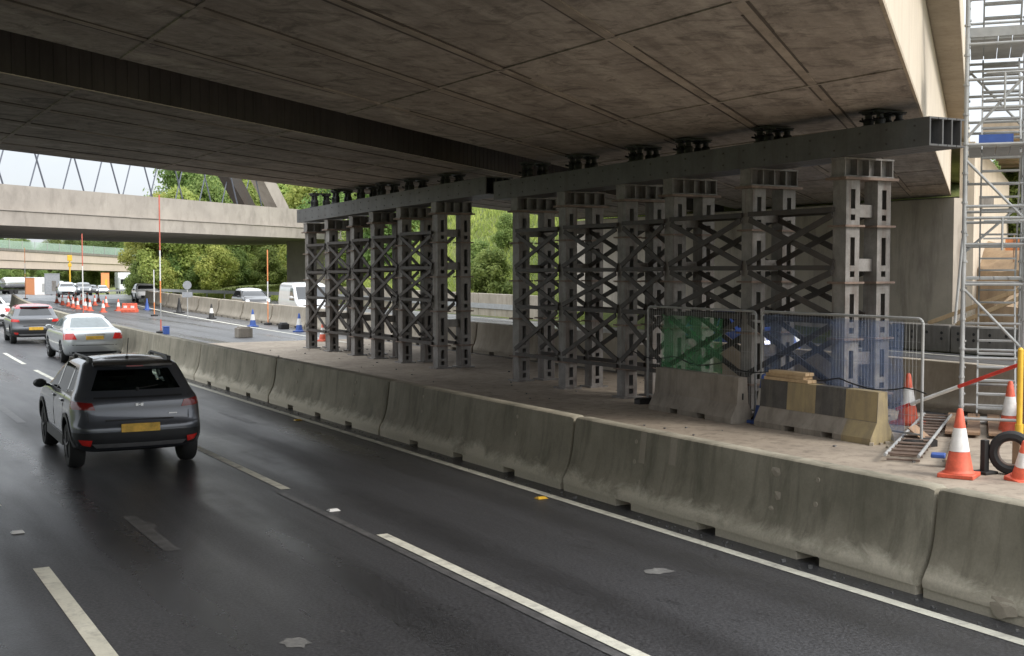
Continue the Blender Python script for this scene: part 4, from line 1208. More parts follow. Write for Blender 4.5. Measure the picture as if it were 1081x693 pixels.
def make_car(label, cat, loc, rz, paint, kind='hatch', detail=0, roof=None, name='parked_car', group=None, glass=None, rim='rim', scale=1.):
    t = thing(name, label, cat, loc, rz, group); t.scale = (scale,) * 3
    keys = {'hatch': HATCH, 'saloon': SALOON, 'van': VAN}[kind]
    S = Shell(keys, {'hatch': .26, 'saloon': .30, 'van': .22}[kind], {'hatch': .09, 'saloon': .12, 'van': .03}[kind])
    wr = {'hatch': .335, 'saloon': .315, 'van': .33}[kind]
    ya, yf = {'hatch': (-1.3, 1.3), 'saloon': (-1.37, 1.39), 'van': (-1.65, 1.55)}[kind]
    tx = {'hatch': .80, 'saloon': .775, 'van': .86}[kind]
    glass = glass or ('glass' if detail > 1 else 'darkglass')
    body = S.mesh().build('body', paint, t, 0, True)
    cut = []
    for yy in (ya, yf):
        for sx in (-1, 1):
            m = MB(); a = sx * (tx - .22); b = sx * (tx + .4); m.tube((a, yy, wr + .02), (b, yy, wr + .02), wr + .065, 30)
            cut.append(m.build('cutter', 'black'))
    fs = lambda y, z: S.side(y, z)
    if kind == 'hatch':
        sidew = [[(.02, 1.06), (.86, 1.06), (.26, 1.44), (.02, 1.46)], [(-.92, 1.07), (-.06, 1.06), (-.06, 1.46), (-.9, 1.44)], [(-1.42, 1.14), (-1.0, 1.08), (-.98, 1.43), (-1.28, 1.38)]]
        rearw = [(-.63, 1.145), (.63, 1.145), (.50, 1.425), (-.50, 1.425)]
        front = [(1.12, .70), (1.42, .57)]
    elif kind == 'saloon':
        sidew = [[(.0, .99), (.95, .99), (.12, 1.36), (.0, 1.365)], [(-.85, 1.0), (-.08, .99), (-.08, 1.365), (-.65, 1.34)]]
        rearw = [(-.60, 1.07), (.60, 1.07), (.46, 1.345), (-.46, 1.345)]
        front = [(1.06, .66), (1.32, .5)]
    else:
        sidew = [[(.35, 1.18), (1.55, 1.18), (.95, 1.82), (.35, 1.84)]]
        rearw = None; front = [(1.25, .85), (1.9, .78)]
    wins = []
    for k, c in enumerate(sidew):
        for sg in (1, -1):
            rows = quadgrid(c, 9, 6, lambda a, z: Vector((sg * fs(a, z).x, a, z)))
            wins.append(('side_window', rows, (lambda p, sg=sg: Vector((sg, 0, 0)))))
    if rearw:
        rows = quadgrid(rearw, 17, 7, lambda a, z: S.arc(z, a)[0])
        wins.append(('rear_window', rows, lambda p: Vector((0, -1, .3)).normalized()))
    rows = []
    (z0, w0), (z1, w1) = front
    for j in range(7):
        z = z0 + (z1 - z0) * j / 6; w = w0 + (w1 - w0) * j / 6; yr_, yf_, hw, r = S.dims(z)
        row = []
        for i in range(13):
            x = -w + 2 * w * i / 12; row.append(Vector((x, yf_ - 1.6 * S.bow * (x / hw) ** 2, z)))
        rows.append(row)
    wins.append(('windscreen', rows, lambda p: Vector((0, 1, .3)).normalized()))
    if detail > 1:
        cav = S.mesh(.50, keys[-1][0] - .06, .07); cut.append(cav.build('cutter', 'black'))
        for nm, rows, dv in wins: cut.append(thick_patch(rows, dv, .12, .16).build('cutter', 'black'))
    bool_cut(body, cut)
    for nm, rows, dv in wins:
        if detail > 1: thick_patch(rows, dv, -.004, .010).build(nm, glass, t, 0, True)
        else: thick_patch(rows, dv, .006, .02).build(nm, glass, t, 0, True)
    for yy in (ya, yf):
        for sx in (-1, 1): make_wheel(t, sx * tx, yy, wr, .21, rim)
    # lamps that wrap the corners
    def arcpatch(nm, c, mat, outd=.008, nu=9, nv=5):
        rows = quadgrid(c, nu, nv, lambda a, z: S.arc(z, a)[0])
        sgn = 1 if sum(k[0] for k in c) > 0 else -1
        def dv(p):
            d = Vector((sgn * .5, -.86, 0)); return d
        return thick_patch(rows, dv, outd, .03).build(nm, mat, t, 0, True)
    for sg in (1, -1):
        if kind == 'hatch':
            c = [(.60, .885), (1.05, .90), (1.07, 1.02), (.64, .985)]
        elif kind == 'saloon': c = [(.52, .74), (.98, .72), (.98, .90), (.60, .92)]
        else: c = [(.86, .85), (.98, .85), (.98, 1.5), (.86, 1.5)]
        c = [(sg * a, z) for a, z in c]
        arcpatch('tail_light', c, 'tail' if detail > 1 else 'tail_bright')
        # headlamp
        fr = []
        zz0, zz1 = (.72, .88) if kind != 'van' else (.85, 1.1)
        for j in range(4):
            z = zz0 + (zz1 - zz0) * j / 3; yr_, yf_, hw, r = S.dims(z); row = []
            for i in range(6):
                x = (hw - r) + (r * .8) * (i / 5 - .5) ; row.append(Vector((sg * x, yf_ - 1.6 * S.bow * (x / hw) ** 2 - (r - math.sqrt(max(0, r * r - max(0, x - hw + r) ** 2))), z)))
            fr.append(row)
        thick_patch(fr, lambda p: Vector((sg * .3, .95, 0)), .012, .03).build('headlight', 'lamp', t, 0, True)
        m = MB(); mx = S.dims(1.02 if kind != 'van' else 1.3)[2]; mz = 1.05 if kind == 'hatch' else (1.0 if kind == 'saloon' else 1.35); my = .82 if kind != 'van' else 1.4
        m.bar((sg * (mx - .05), my, mz - .03), (sg * (mx + .06), my - .01, mz), .04, .04)
        mm = MB(); mm.lathe([(.02, -.07), (.075, -.06), (.10, 0), (.09, .04), (.03, .055)], 12)
        vs = [Vector((sg * (mx + .13) + p[0] * 1.05, my - .02 + p[2] * .9, mz + .02 + p[1] * .72)) for p in mm.v]; m.add(vs, mm.f)
        m.build('wing_mirror', 'blackplastic' if kind == 'hatch' else paint, t, 0, True)
    yr = S.dims(.56)[0]
    if kind == 'hatch':
        zc, zp = .545, .69
        m = MB()
        rows = quadgrid([(-1.0, .28), (1.0, .28), (1.02, .57), (-1.02, .57)], 25, 5, lambda a, z: S.arc(z, a)[0])
        thick_patch(rows, lambda p: Vector((0.25 * (1 if p.x > 0 else -1) * abs(p.x), -1, 0)).normalized(), .014, .02).build('rear_bumper', 'blackplastic', t, 0, True)
        rows = quadgrid([(-.60, .345), (.60, .345), (.66, .405), (-.66, .405)], 15, 3, lambda a, z: S.arc(z, a)[0])
        thick_patch(rows, lambda p: Vector((0, -1, 0)), .03, .02).build('skid_plate', 'rimsilver', t, 0, True)
        for sg in (1, -1):
            c = [(sg * a, z) for a, z in ((.68, .375), (.80, .395), (.86, .475), (.66, .465))]
            rows = quadgrid(c, 5, 4, lambda a, z: S.arc(z, a)[0])
            thick_patch(rows, lambda p: Vector((0, -1, 0)), .032, .01).build('rear_reflector', 'tail_bright', t, 0, True)
        # tailgate crease, plate recess
        yp = S.dims(.76)[0]
        m = MB(); m.box((0, S.dims(.62)[0] - .012, .625), (.54, .02, .12)); m.build('number_plate', 'plate_yellow', t, .004)
        m = MB(); m.box((0, S.dims(.74)[0] - .004, .735), (.95, .02, .018)); m.build('tailgate_seam', 'black', t)
        if detail > 1:
            for sg in (1, -1):
                m = MB(); p0 = S.arc(.72, sg * .70)[0]; p1 = S.arc(1.05, sg * .72)[0]; m.bar(p0 + Vector((0, -.002, 0)), p1 + Vector((0, -.002, 0)), .008, .012); m.build('tailgate_seam', 'black', t)
            m = MB(); rows = quadgrid([(-.62, 1.035), (.62, 1.035), (.62, 1.06), (-.62, 1.06)], 13, 2, lambda a, z: S.arc(z, a)[0]); thick_patch(rows, lambda p: Vector((0, -1, .2)), .012, .02).build('tailgate_lip', 'blackplastic', t, 0, True)
        # black cladding: arches and sills
        for sx in (-1, 1):
            m = MB()
            for yy in (ya, yf):
                for q in range(14):
                    a0, a1 = math.pi * q / 14, math.pi * (q + 1) / 14; R0 = wr + .075
                    pts = []
                    for a in (a0, a1):
                        for rr_ in (R0 - .02, R0 + .045):
                            y_, z_ = yy + rr_ * math.cos(a), wr + .02 + rr_ * math.sin(a)
                            z_ = max(z_, .29); x_ = S.side(y_, z_).x
                            pts += [(sx * (x_ + .016), y_, z_), (sx * (x_ - .04), y_, z_)]
                    m.add(pts, [(0, 2, 6, 4), (1, 5, 7, 3), (0, 4, 5, 1), (2, 3, 7, 6), (0, 1, 3, 2), (4, 6, 7, 5)])
            m.bar((sx * .885, ya + wr + .1, .36), (sx * .885, yf - wr - .1, .36), .05, .16)
            m.build('cladding', 'blackplastic', t)
        m = MB()
        rows = [[Vector((x, -1.50 - .14 * (1 - k / 2) + .08 * (abs(x) / .56) ** 2, 1.485 + .016 * k)) for x in [-.56 + 1.12 * i / 14 for i in range(15)]] for k in range(3)]
        thick_patch(rows, lambda p: Vector((0, -.2, 1)), .012, .02).build('spoiler', paint if detail < 2 else 'car_black', t, 0, True)
        m = MB(); m.box((0, -1.652, 1.478), (.24, .012, .02)); m.build('brake_light', 'tail', t)
        if detail > 1:
            for sg in (1, -1):
                m = MB(); pts = [(sg * .555, -1.25, 1.53), (sg * .56, -1.15, 1.575), (sg * .57, .05, 1.57), (sg * .58, .18, 1.51)]
                m.path(pts, .022, 8)
                m.box((sg * .56, -1.2, 1.55), (.06, .24, .07)); m.box((sg * .575, .05, 1.53), (.06, .2, .06))
                m.build('roof_rail', 'blackplastic', t, .008)
                for yy in (.3, -.55):
                    m = MB(); x_ = S.side(yy - .25, .95).x; m.box((sg * (x_ + .012), yy - .25, .95), (.03, .2, .035)); m.build('door_handle', 'car_slate', t, .006)
                for yy in (-.02, -.96):
                    m = MB(); pp = [Vector((sg * (S.side(yy, z).x + .001), yy - (.0 if z > .55 else .0), z)) for z in (.5, .7, .9, 1.04)]; m.path(pp, .005, 5); m.build('door_seam', 'black', t)
            m = MB(); m.tube((0, -1.05, 1.57), (.0, -1.18, 1.86), .006, 6); m.tube((0, -1.05, 1.56), (0, -1.05, 1.585), .025, 8); m.build('aerial', 'black', t)
            yb = S.dims(.93)[0]
            m = MB(); m.box((-.035, yb - .008, .945), (.045, .014, .05)); m.box((.035, yb - .008, .945), (.045, .014, .05)); m.box((0, yb - .008, .945), (.03, .014, .026)); m.build('emblem', 'chrome', t, .004)
            m = MB(); m.box((.47, S.dims(.80)[0] + .012, .80), (.12, .014, .022)); m.build('badge', 'chrome', t)
            m = MB(); m.tube((0, -1.80, 1.16), (.3, -1.78, 1.20), .008, 6); m.lathe([(.025, -.02), (.02, .03)], 8, (0, -1.82, 1.15)); m.build('wiper', 'black', t)
            # inside
            for x in (-.36, .36):
                m = MB(); m.box((x, .05, .62), (.46, .48, .2)); m.box((x, -.22, .92), (.46, .16, .6), Matrix.Rotation(-.2, 3, 'X')); m.box((x, -.30, 1.28), (.24, .1, .16)); m.build('front_seat', 'seat', t, .04)
            m = MB(); m.box((0, -.85, .62), (1.2, .46, .2)); m.box((0, -1.12, .88), (1.2, .15, .52), Matrix.Rotation(-.25, 3, 'X'))
            for x in (-.38, .38): m.box((x, -1.19, 1.17), (.24, .09, .1))
            m.build('rear_bench', 'seat', t, .03)
            m = MB(); m.box((0, .85, .92), (1.3, .4, .24)); m.build('dashboard', 'seat', t, .05)
    else:
        pz = .80 if kind == 'saloon' else .62
        m = MB(); m.box((0, S.dims(pz)[0] - .012, pz - .02), (.52, .02, .11)); m.build('number_plate', 'plate_yellow', t, .004)
        if kind == 'saloon':
            m = MB(); rows = quadgrid([(-.3, .88), (.3, .88), (.3, .9), (-.3, .9)], 9, 2, lambda a, z: S.arc(z, a)[0]); thick_patch(rows, lambda p: Vector((0, -1, 0)), .015, .01).build('boot_trim', 'chrome', t)
            m = MB(); rows = quadgrid([(-.7, .25), (.7, .25), (.74, .36), (-.74, .36)], 15, 3, lambda a, z: S.arc(z, a)[0]); thick_patch(rows, lambda p: Vector((0, -1, 0)), .006, .01).build('bumper_valance', 'blackplastic', t)
            m = MB()
            rows = quadgrid([(-.9, .555), (.9, .555), (.9, .57), (-.9, .57)], 15, 2, lambda a, z: S.arc(z, a)[0]); thick_patch(rows, lambda p: Vector((0, -1, 0)), .003, .01).build('bumper_seam', 'black', t)
    m = MB(); zz = .5 if kind != 'van' else .7; yy = S.dims(zz)[1]; m.box((0, yy - .0, zz), (1.1, .05, .2)); m.build('grille', 'blackplastic', t)
    m = MB(); yy = S.dims(.42)[1]; m.box((0, yy + .02, .42), (.5, .03, .11)); m.build('front_plate', 'plate_white', t)
    if roof:
        zt = keys[-1][0]; z0 = zt - .15
        r = S.mesh(z0, zt); r.v = [(x * 1.006, y, z + .006) for x, y, z in r.v]; r.f = [f for f in r.f if not (len(f) > 8 and min(r.v[i][2] for i in f) < zt)]; r.m = [0] * len(r.f)
        r.build('roof', roof, t, 0, True)
    return t

suv = make_car('dark grey SUV with roof rails driving away in the middle lane', 'car', (4.06, 19.9, 0), -.03, 'car_slate', 'hatch', 2, name='car')
make_car('silver saloon ahead of the dark grey SUV', 'car', (7.4, 41.0, 0), hd(42.3), 'car_silver', 'saloon', 1, name='car', glass='paleglass', rim='rimsilver')
make_car('dark hatchback with a red roof ahead of the silver saloon', 'car', (7.35, 51.6, 0), hd(54), 'car_grey', 'hatch', 1, roof='car_red', name='car', scale=.95)
make_car('white car at the left frame edge ahead of the red roofed hatchback', 'car', (7.65, 67.5, 0), hd(67), 'car_white', 'saloon', 0, name='car')
def vehicle_at(px, d, label, paint, kind, rz, cat='car', name='car', scale=1., group=None):
    x, y, z = ray_dist(px, 300, d)
    return make_car(label, cat, (x, y, gz(y) + .01), rz, paint, kind, 0, name=name, scale=scale, group=group)
vehicle_at(153, 104, 'white hatchback coming towards us on the far carriageway under the trees', 'car_white', 'hatch', math.pi + hd(100))
x, y, z = ray_dist(265, 300, 80)
make_car('black and white hatchback behind the far barrier beneath the trees', 'car', (x, y, 0), math.pi + hd(75), 'car_black', 'hatch', 0, name='car', roof='car_white')
make_car('white van behind the far barrier next to the far support towers', 'van', (*ray_dist(323, 300, 66)[:2], .0), math.pi - .12, 'car_white', 'van', 1, name='van')
make_car('bright blue car glimpsed between the nearer support towers', 'car', (24.6, 29.4, 0), math.pi, 'car_blue', 'hatch', 0, name='car')
for px, d, lab, p, k in ((76, 165, 'distant blue and white car, left of a pair beyond the cones', 'car_white', 'hatch'), (88, 150, 'distant dark blue car, right of a pair beyond the cones', 'car_grey', 'hatch'),
                         (108, 210, 'tiny pale car in the distant traffic before the lorry', 'car_silver', 'hatch'), (97, 200, 'tiny dark car in the distant traffic beyond the cones', 'car_black', 'hatch')):
    vehicle_at(px, d, lab, p, k, math.pi + hd(140))
vehicle_at(60, 185, 'distant white van left of the grey cabin on the left carriageway', 'car_white', 'van', hd(150), 'van', 'van')
vehicle_at(70, 130, 'distant silver car among the cones on the closed lane', 'car_silver', 'hatch', math.pi + hd(120))

# lorries
def lorry(label, loc, rz, tank=False, mat='car_white'):
    t = thing('lorry', label, 'lorry', loc, rz)
    m = MB(); m.box((0, 3.6, 1.9), (2.4, 2.0, 2.6)); m.build('cab', mat, t, .15)
    m = MB(); m.box((0, 4.605, 2.35), (2.0, .02, .9)); m.build('windscreen', 'darkglass', t)
    if tank:
        m = MB(); m.lathe([(.3, -5), (1.0, -4.8), (1.22, -4.3), (1.22, 1.9), (1.0, 2.3), (.3, 2.4)], 22)
        m.v = [(x, z, y + 2.35) for x, y, z in m.v]; m.build('tank', 'chrome', t, 0, True)
    else:
        m = MB(); m.box((0, -1.2, 2.5), (2.5, 7.2, 2.9)); m.build('cargo_box', mat, t, .05)
    m = MB(); m.box((0, -.6, .85), (1.9, 9.4, .3)); m.build('chassis', 'black', t)
    for y in (3.4, -2.4, -3.6):
        for x in (-1.05, 1.05):
            m = MB(); m.lathe([(.25, -.15), (.5, -.15), (.5, .15), (.25, .15)], 16, (x, y, .5), 'x'); m.build('wheel', 'rubber', t)
    for x in (-.95, .95):
        m = MB(); m.box((x, 4.62, .95), (.35, .03, .2)); m.build('headlight', 'lamp', t)
x, y, z = ray_dist(23, 300, 262); lorry('tanker lorry with a rounded pale tank at the far left', (x, y, gz(y)), hd(200) - .9, True)
x, y, z = ray_dist(131, 300, 225); lorry('white lorry coming towards us in the distant traffic', (x, y, gz(y)), math.pi + hd(200))
# site cabins
def cabin(label, px, d, size, mats, rz, nm='site_cabin'):
    x, y, z = ray_dist(px, 300, d); w, l, h = size
    t = thing(nm, label, 'cabin', (x, y, gz(y)), rz)
    m = MB(); m.box((0, 0, h / 2 + .1), (w, l, h)); m.build('box', mats[0], t, .04)
    m = MB(); m.box((0, -l / 2 - .012, h / 2 + .1), (w * .98, .02, h * .98)); m.build('end_panel', mats[1], t)
    m = MB(); m.box((0, 0, h + .13), (w + .1, l + .1, .06)); m.build('roof', mats[1], t)
    m = MB(); m.box((w * .1, -l / 2 - .03, h * .45), (w * .3, .02, h * .5)); m.build('door', mats[2], t)
cabin('orange site cabin with a cream end wall beyond the queue', 40, 190, (2.5, 5, 2.6), ('orange_fade', 'white_paint', 'galv'), hd(150) + .25)
cabin('plain grey site cabin right of the orange cabin', 55, 180, (2.0, 2.5, 3.0), ('greynet', 'greynet', 'steel'), hd(150))
cabin('small orange sign cabinet beyond the distant cones', 111, 260, (1.6, 1.2, 4.2), ('orange_fade', 'orange_fade', 'yellow'), hd(200), 'sign_cabinet')

# tall thin marker poles along the worksite
def marker_pole(label, px, pyb, pyt, bands, d=None):
    x, y = ray_ground(px, pyb); dist = math.hypot(x, y)
    dd = ray_dist(px, pyt, 1.0); k = dist / math.hypot(dd[0], dd[1]); top = ray_dist(px, pyt, k)[2]
    t = thing('marker_pole', label, 'marker pole', (x, y, 0))
    for f0, f1, mt in bands:
        m = MB(); m.tube((0, 0, top * f0), (0, 0, top * f1), .03, 8); m.build('band', mt, t, 0, True)
    m = MB(); m.lathe([(.22, 0), (.22, .08), (.08, .12)], 10); m.build('base', 'black', t)
    return t
marker_pole('tall thin pole with red top and orange middle before the second bridge', 170, 352, 206, ((.0, .1, 'red_fade'), (.1, .22, 'galv'), (.22, .38, 'orange_fade'), (.38, .6, 'white_paint'), (.6, 1, 'red_fade')))
marker_pole('thin pole with red top above white, left of the far overbridge', 88, 336, 247, ((0, .15, 'red_fade'), (.15, .62, 'white_paint'), (.62, 1, 'red_fade')))
marker_pole('thin pole with orange top and white foot beside the tall trees', 283, 343, 264, ((0, .32, 'orange_fade'), (.32, .58, 'white_paint'), (.58, 1, 'orange_fade')))
marker_pole('faint orange pole at the far left below the overbridge', 27, 316, 262, ((0, .5, 'orange_fade'), (.5, .7, 'white_paint'), (.7, 1, 'orange_fade')))
marker_pole('thin orange and white pole before the yellow green trees', 163, 334, 285, ((0, .3, 'orange_fade'), (.3, 1, 'white_paint')))
def site_sign(label, px, py, h, mat):
    x, y = ray_ground(px, py); t = thing('road_sign', label, 'road sign', (x, y, 0), -.5)
    m = MB(); m.tube((0, .03, 0), (0, .03, h), .035, 8); m.build('post', 'galv', t)
    m = MB(); m.lathe([(.25, -.015), (.25, .015)], 20); m.v = [(x_, z_, y_ + h) for x_, y_, z_ in m.v]; m.build('disc', mat, t)
    m = MB(); m.box((0, 0, h - .55), (.6, .02, .3)); m.build('plate', mat, t)
site_sign('grey backed round sign on a post below the trees', 198, 336, 1.9, 'greynet')
def yellow_mast(px, d):
    x, y, z = ray_dist(px, 300, d); t = thing('lighting_mast', 'yellow lighting mast standing beyond the far overbridge', 'mast', (x, y, gz(y)))
    m = MB(); m.tube((0, 0, 0), (0, 0, 6.0), .12, 8); m.build('pole', 'yellow', t)
    m = MB(); m.box((0, 0, 5.7), (.7, .3, .9)); m.box((0, 0, 4.6), (.5, .3, .5)); m.build('head', 'yellow', t, .05)
yellow_mast(74, 190)
# verge safety fence across the far carriageway
t = thing('safety_fence', 'long pale steel safety fence along the far verge below the trees', 'fence')
ys = [60 + 4 * k for k in range(42)]
m = MB()
for a, b in zip(ys[:-1], ys[1:]):
    m.bar((opp_r(a) + .4 + off(a), a, gz(a) + .62), (opp_r(b) + .4 + off(b), b, gz(b) + .62), .05, .3)
m.build('rail', 'galv', t)
m = MB()
for a in ys: m = MB(); m.box((opp_r(a) + .5 + off(a), a, gz(a) + .35), (.1, .1, .7)); m.build('fence_post', 'galv', t)
# low retaining wall below the grass bank
t = thing('retaining_wall', 'low pale retaining wall at the foot of the grass bank', 'wall')
m = MB()
for k in range(12):
    y0 = 58.4 + 4 * k; m.box((opp_r(y0 + 2) + .7 + off(y0 + 2), y0 + 2, .6), (.5, 3.98, 1.5), Matrix.Rotation(hd(y0 + 2), 3, 'Z'))
m.build('wall', 'barrier_far', t, .02)

# ------------------------------------------------------------------ trees
def tree_proto(seed, h, rx, leaf, nclump=46, per=120, ls=.34, low=.12):
    r = random.Random(seed)
    cm = MB(); tints = []
    cl = []
    for k in range(nclump):
        f = r.random(); zz = low + (1 - low) * (k + r.random()) / nclump
        prof = math.sin(math.pi * min(1, .12 + .88 * zz) ** .8) ** .6
        a = r.uniform(0, 6.283); q = rx * prof * r.uniform(.25, 1.)
        cl.append((Vector((q * math.cos(a), q * math.sin(a), h * zz)), r.uniform(.75, 1.5) * rx / 3.2, r.uniform(-.25, .25)))
    for c, cr, tn in cl:
        for i in range(per):
            d = Vector((r.gauss(0, 1), r.gauss(0, 1), r.gauss(0, .8))).normalized() * cr * (r.random() ** .4)
            p = c + d; s = ls * r.uniform(.6, 1.3)
            nrm = (d.normalized() + Vector((r.uniform(-1, 1), r.uniform(-1, 1), r.uniform(-.3, 1))) * .8).normalized()
            x = nrm.cross(Vector((r.uniform(-1, 1), r.uniform(-1, 1), r.uniform(-1, 1)))).normalized(); y = nrm.cross(x)
            cm.add([p - x * s, p - y * s * .55, p + x * s, p + y * s * .55], [(0, 1, 2, 3)]); tints.append(max(0, min(1, .45 + tn + r.uniform(-.28, .28))))
    tm = MB(); prev = Vector((0, 0, -.4)); n = 6
    for k in range(1, n + 1):
        p = Vector((r.uniform(-.2, .2) * k * .3, r.uniform(-.2, .2) * k * .3, h * .85 * k / n))
        tm.tube(prev, p, .05 * h / 3 * (1 - (k - 1) / n * .85), 8, .05 * h / 3 * (1 - k / n * .85)); prev = p
    for c, cr, tn in cl[::3]:
        b = Vector((0, 0, c.z * .62)); tm.tube(b, c, .06, 5, .02)
    t = thing('tree', 'x', 'tree')
    tm.build('trunk', 'bark', t, 0, True)
    o = cm.build('crown', leaf, t)
    at = o.data.attributes.new('tint', 'FLOAT', 'FACE'); at.data.foreach_set('value', tints)
    return t
protos = {'a': tree_proto(1, 13, 5.0, 'leaf_a', 62, 425, .185), 'b': tree_proto(2, 11, 4.4, 'leaf_b', 56, 400, .185), 'c': tree_proto(3, 14, 5.4, 'leaf_c', 64, 420, .19),
          'd': tree_proto(4, 8, 3.6, 'leaf_d', 44, 375, .185), 'e': tree_proto(5, 12, 4.8, 'leaf_a', 58, 425, .185), 'f': tree_proto(6, 3.2, 1.7, 'leaf_a', 60, 260, .10, .05), 'g': tree_proto(9, 3.4, 1.9, 'leaf_b', 60, 260, .105, .05)}
used = set()
def plant(k, px, d, label, sc=1., group=None, dz=0.):
    x, y, z = ray_dist(px, 300, d)
    rz = R.uniform(0, 6.28)
    loc = (x, y, ground_z(x, y) + dz)
    if k not in used: used.add(k); o = protos[k]; o.location = loc; o.rotation_euler = (0, 0, rz)
    else: o = dup(protos[k], loc, rz)
    o.scale = (sc, sc, sc * R.uniform(.92, 1.1)); o['label'] = label
    if group: o['group'] = group
    else: 
        if 'group' in o: del o['group']
    return o
G1 = 'tall trees along the far verge'
for k, px, d, sc, lab in (
    ('b', 170, 152, 1.0, 'yellow green tree at the left end of the verge trees by the thin pole'),
    ('b', 186, 150, 1.15, 'bright yellow green bushy tree right of the tall red topped pole'),
    ('a', 200, 160, 1.2, 'mid green tree above the grey backed round sign'),
    ('e', 213, 156, 1.1, 'green dense tree in the middle left of the verge trees'),
    ('e', 228, 163, 1.15, 'mid green tree rising above the second bridge beam left of the arch rib'),
    ('a', 243, 172, 1.55, 'tallest green tree showing over the bridge left of the arch rib'),
    ('a', 247, 160, 1.0, 'leafy green tree above the black and white hatchback'),
    ('b', 262, 166, 1.15, 'rounded mid green tree left of the autumn tree'),
    ('e', 277, 172, 1.25, 'green tree behind the orange topped thin pole'),
    ('d', 293, 170, 1.35, 'yellow autumn tree beside the pale bridge pier'),
    ('b', 325, 165, 1.5, 'bright green tree behind the right end of the arch bridge'),
    ('b', 352, 150, 1.4, 'bright green tree above the left end of the far support beam'),
    ('e', 372, 140, 1.2, 'green tree behind the far tower group')):
    plant(k, px, d, lab, sc, G1)
# ragged understorey: shrubs on the bank
for i, (px, d, sc, lab) in enumerate(((519, 78, .95, 'dark green shrub on the grass bank between the tower groups'), (506, 84, .8, 'shrub higher on the bank just right of the far tower group'),
                                      (536, 86, .6, 'small shrub on the bank left of the nearer towers'), (1074, 56, .95, 'bushy green shrub on the bank at the right frame edge'), (1060, 64, .8, 'smaller green shrub beside the wing wall'),
                                      (1090, 54, .9, 'green shrub cut by the right frame edge'))):
    plant('f', px, d, lab, sc, 'shrubs on the banks')
for i, (px, d) in enumerate(((575, 112), (560, 120), (480, 120), (460, 118), (440, 116), (415, 114), (395, 118))):
    plant('a' if i % 2 else 'b', px, d, ('green tree at the top of the bank behind the support towers'), .85, 'trees at the top of the bank')
rr = random.Random(12)
for i in range(15):
    px = 150 + i * 11; plant('g' if i % 3 else 'f', px, rr.uniform(146, 152) + (8 if px > 230 else 0), 'green bush in the hedge under the verge trees', rr.uniform(.9, 1.4), 'hedge bushes under the verge trees')
G2 = 'distant trees beyond the far overbridge'
for i in range(22):
    px = -60 + i * 11 + rr.uniform(-4, 4)
    plant(rr.choice('aacce'), px, rr.uniform(330, 400), 'distant green tree in the belt beyond the far overbridge', rr.uniform(.8, 1.25), G2, -.5)
for i in range(9):
    px = -40 + i * 22 + rr.uniform(-5, 5)
    plant('f', px, rr.uniform(300, 325), 'distant low bush beneath the tree belt past the overbridge', rr.uniform(1.2, 2.0), 'distant bushes past the overbridge')
# long grass on the bank: one mass of blades
gb = MB(); rr = random.Random(31); tint = []
for k in range(30000):
    y = rr.uniform(54, 128); x = opp_r(y) + .7 + off(y) + rr.uniform(0, 17)
    z = ground_z(x, y); h = rr.uniform(.18, .5); a = rr.uniform(0, 6.28); w_ = rr.uniform(.05, .12); l = rr.uniform(-.2, .2)
    gb.add([(x - w_ * math.cos(a), y - w_ * math.sin(a), z - .03), (x + w_ * math.cos(a), y + w_ * math.sin(a), z - .03), (x + l, y + rr.uniform(-.2, .2), z + h)], [(0, 1, 2)]); tint.append(rr.random() * (.6 + .6 * mnoise.noise(Vector((x * .3, y * .3, 0)))) + .2)
go = gb.build('grass', 'leaf_b'); at = go.data.attributes.new('tint', 'FLOAT', 'FACE'); at.data.foreach_set('value', tint)
tag(go, 'long yellow green grass covering the bank behind the towers', 'grass', kind='stuff')
m = MB(); pts = []
for k in range(40):
    y = 22 - 8.2 * k / 39; pts.append((15.38 + .02 * math.sin(k), y, 1.12 - .12 * abs(math.sin(k * .42)) - .004 * k))
m.path(pts, .012, 6); o = m.build('cable', 'black', None, 0, True); tag(o, 'black cable looped along the two mesh fences', 'cable')
# mended and broken spots on the two nearest barrier sections
def on_face(z): return -.3 + .148 + (z - .55) * .122
near = [o for o in D.objects if o.name.split('.')[0] == 'concrete_barrier' and o.location.x < 9 and o.location.y < 12]
for o in near:
    if o.location.y > 7:
        for (y, w_, z0, z1) in ((.75, .13, .62, .93), (1.35, .12, .56, .93)):
            m = MB(); xs = [on_face(z0) - .004, on_face(z1) - .004]
            m.add([(xs[0], y, z0), (xs[0], y + w_, z0), (xs[1], y + w_, z1), (xs[1], y, z1)], [(0, 1, 2, 3)]); m.build('repair_patch', 'barrier_far', o)
        spots = ((-.95, .80, .06), (-1.0, .56, .05), (-.93, .42, .04))
    else: spots = ((2.1, .12, .12), (1.55, .10, .10), (.9, .5, .04))
    for y, z, r_ in spots:
        m = MB(); q = random.Random(int(y * 100)); n_ = 9; xf = on_face(z) if z > .5 else -.3 + max(0, (z - .15) * .48)
        m.add([(xf - .012, y, z)] + [(xf + .0 + (.122 * r_ * math.sin(t) if z > .5 else .2 * r_ * math.sin(t)) - .003, y + r_ * 1.4 * math.cos(t) * q.uniform(.6, 1.2), z + r_ * math.sin(t) * q.uniform(.6, 1.2)) for t in [2 * math.pi * i / n_ for i in range(n_)]],
              [(0, 1 + i, 1 + (i + 1) % n_) for i in range(n_)]); m.build('chip', 'barrier_far', o)
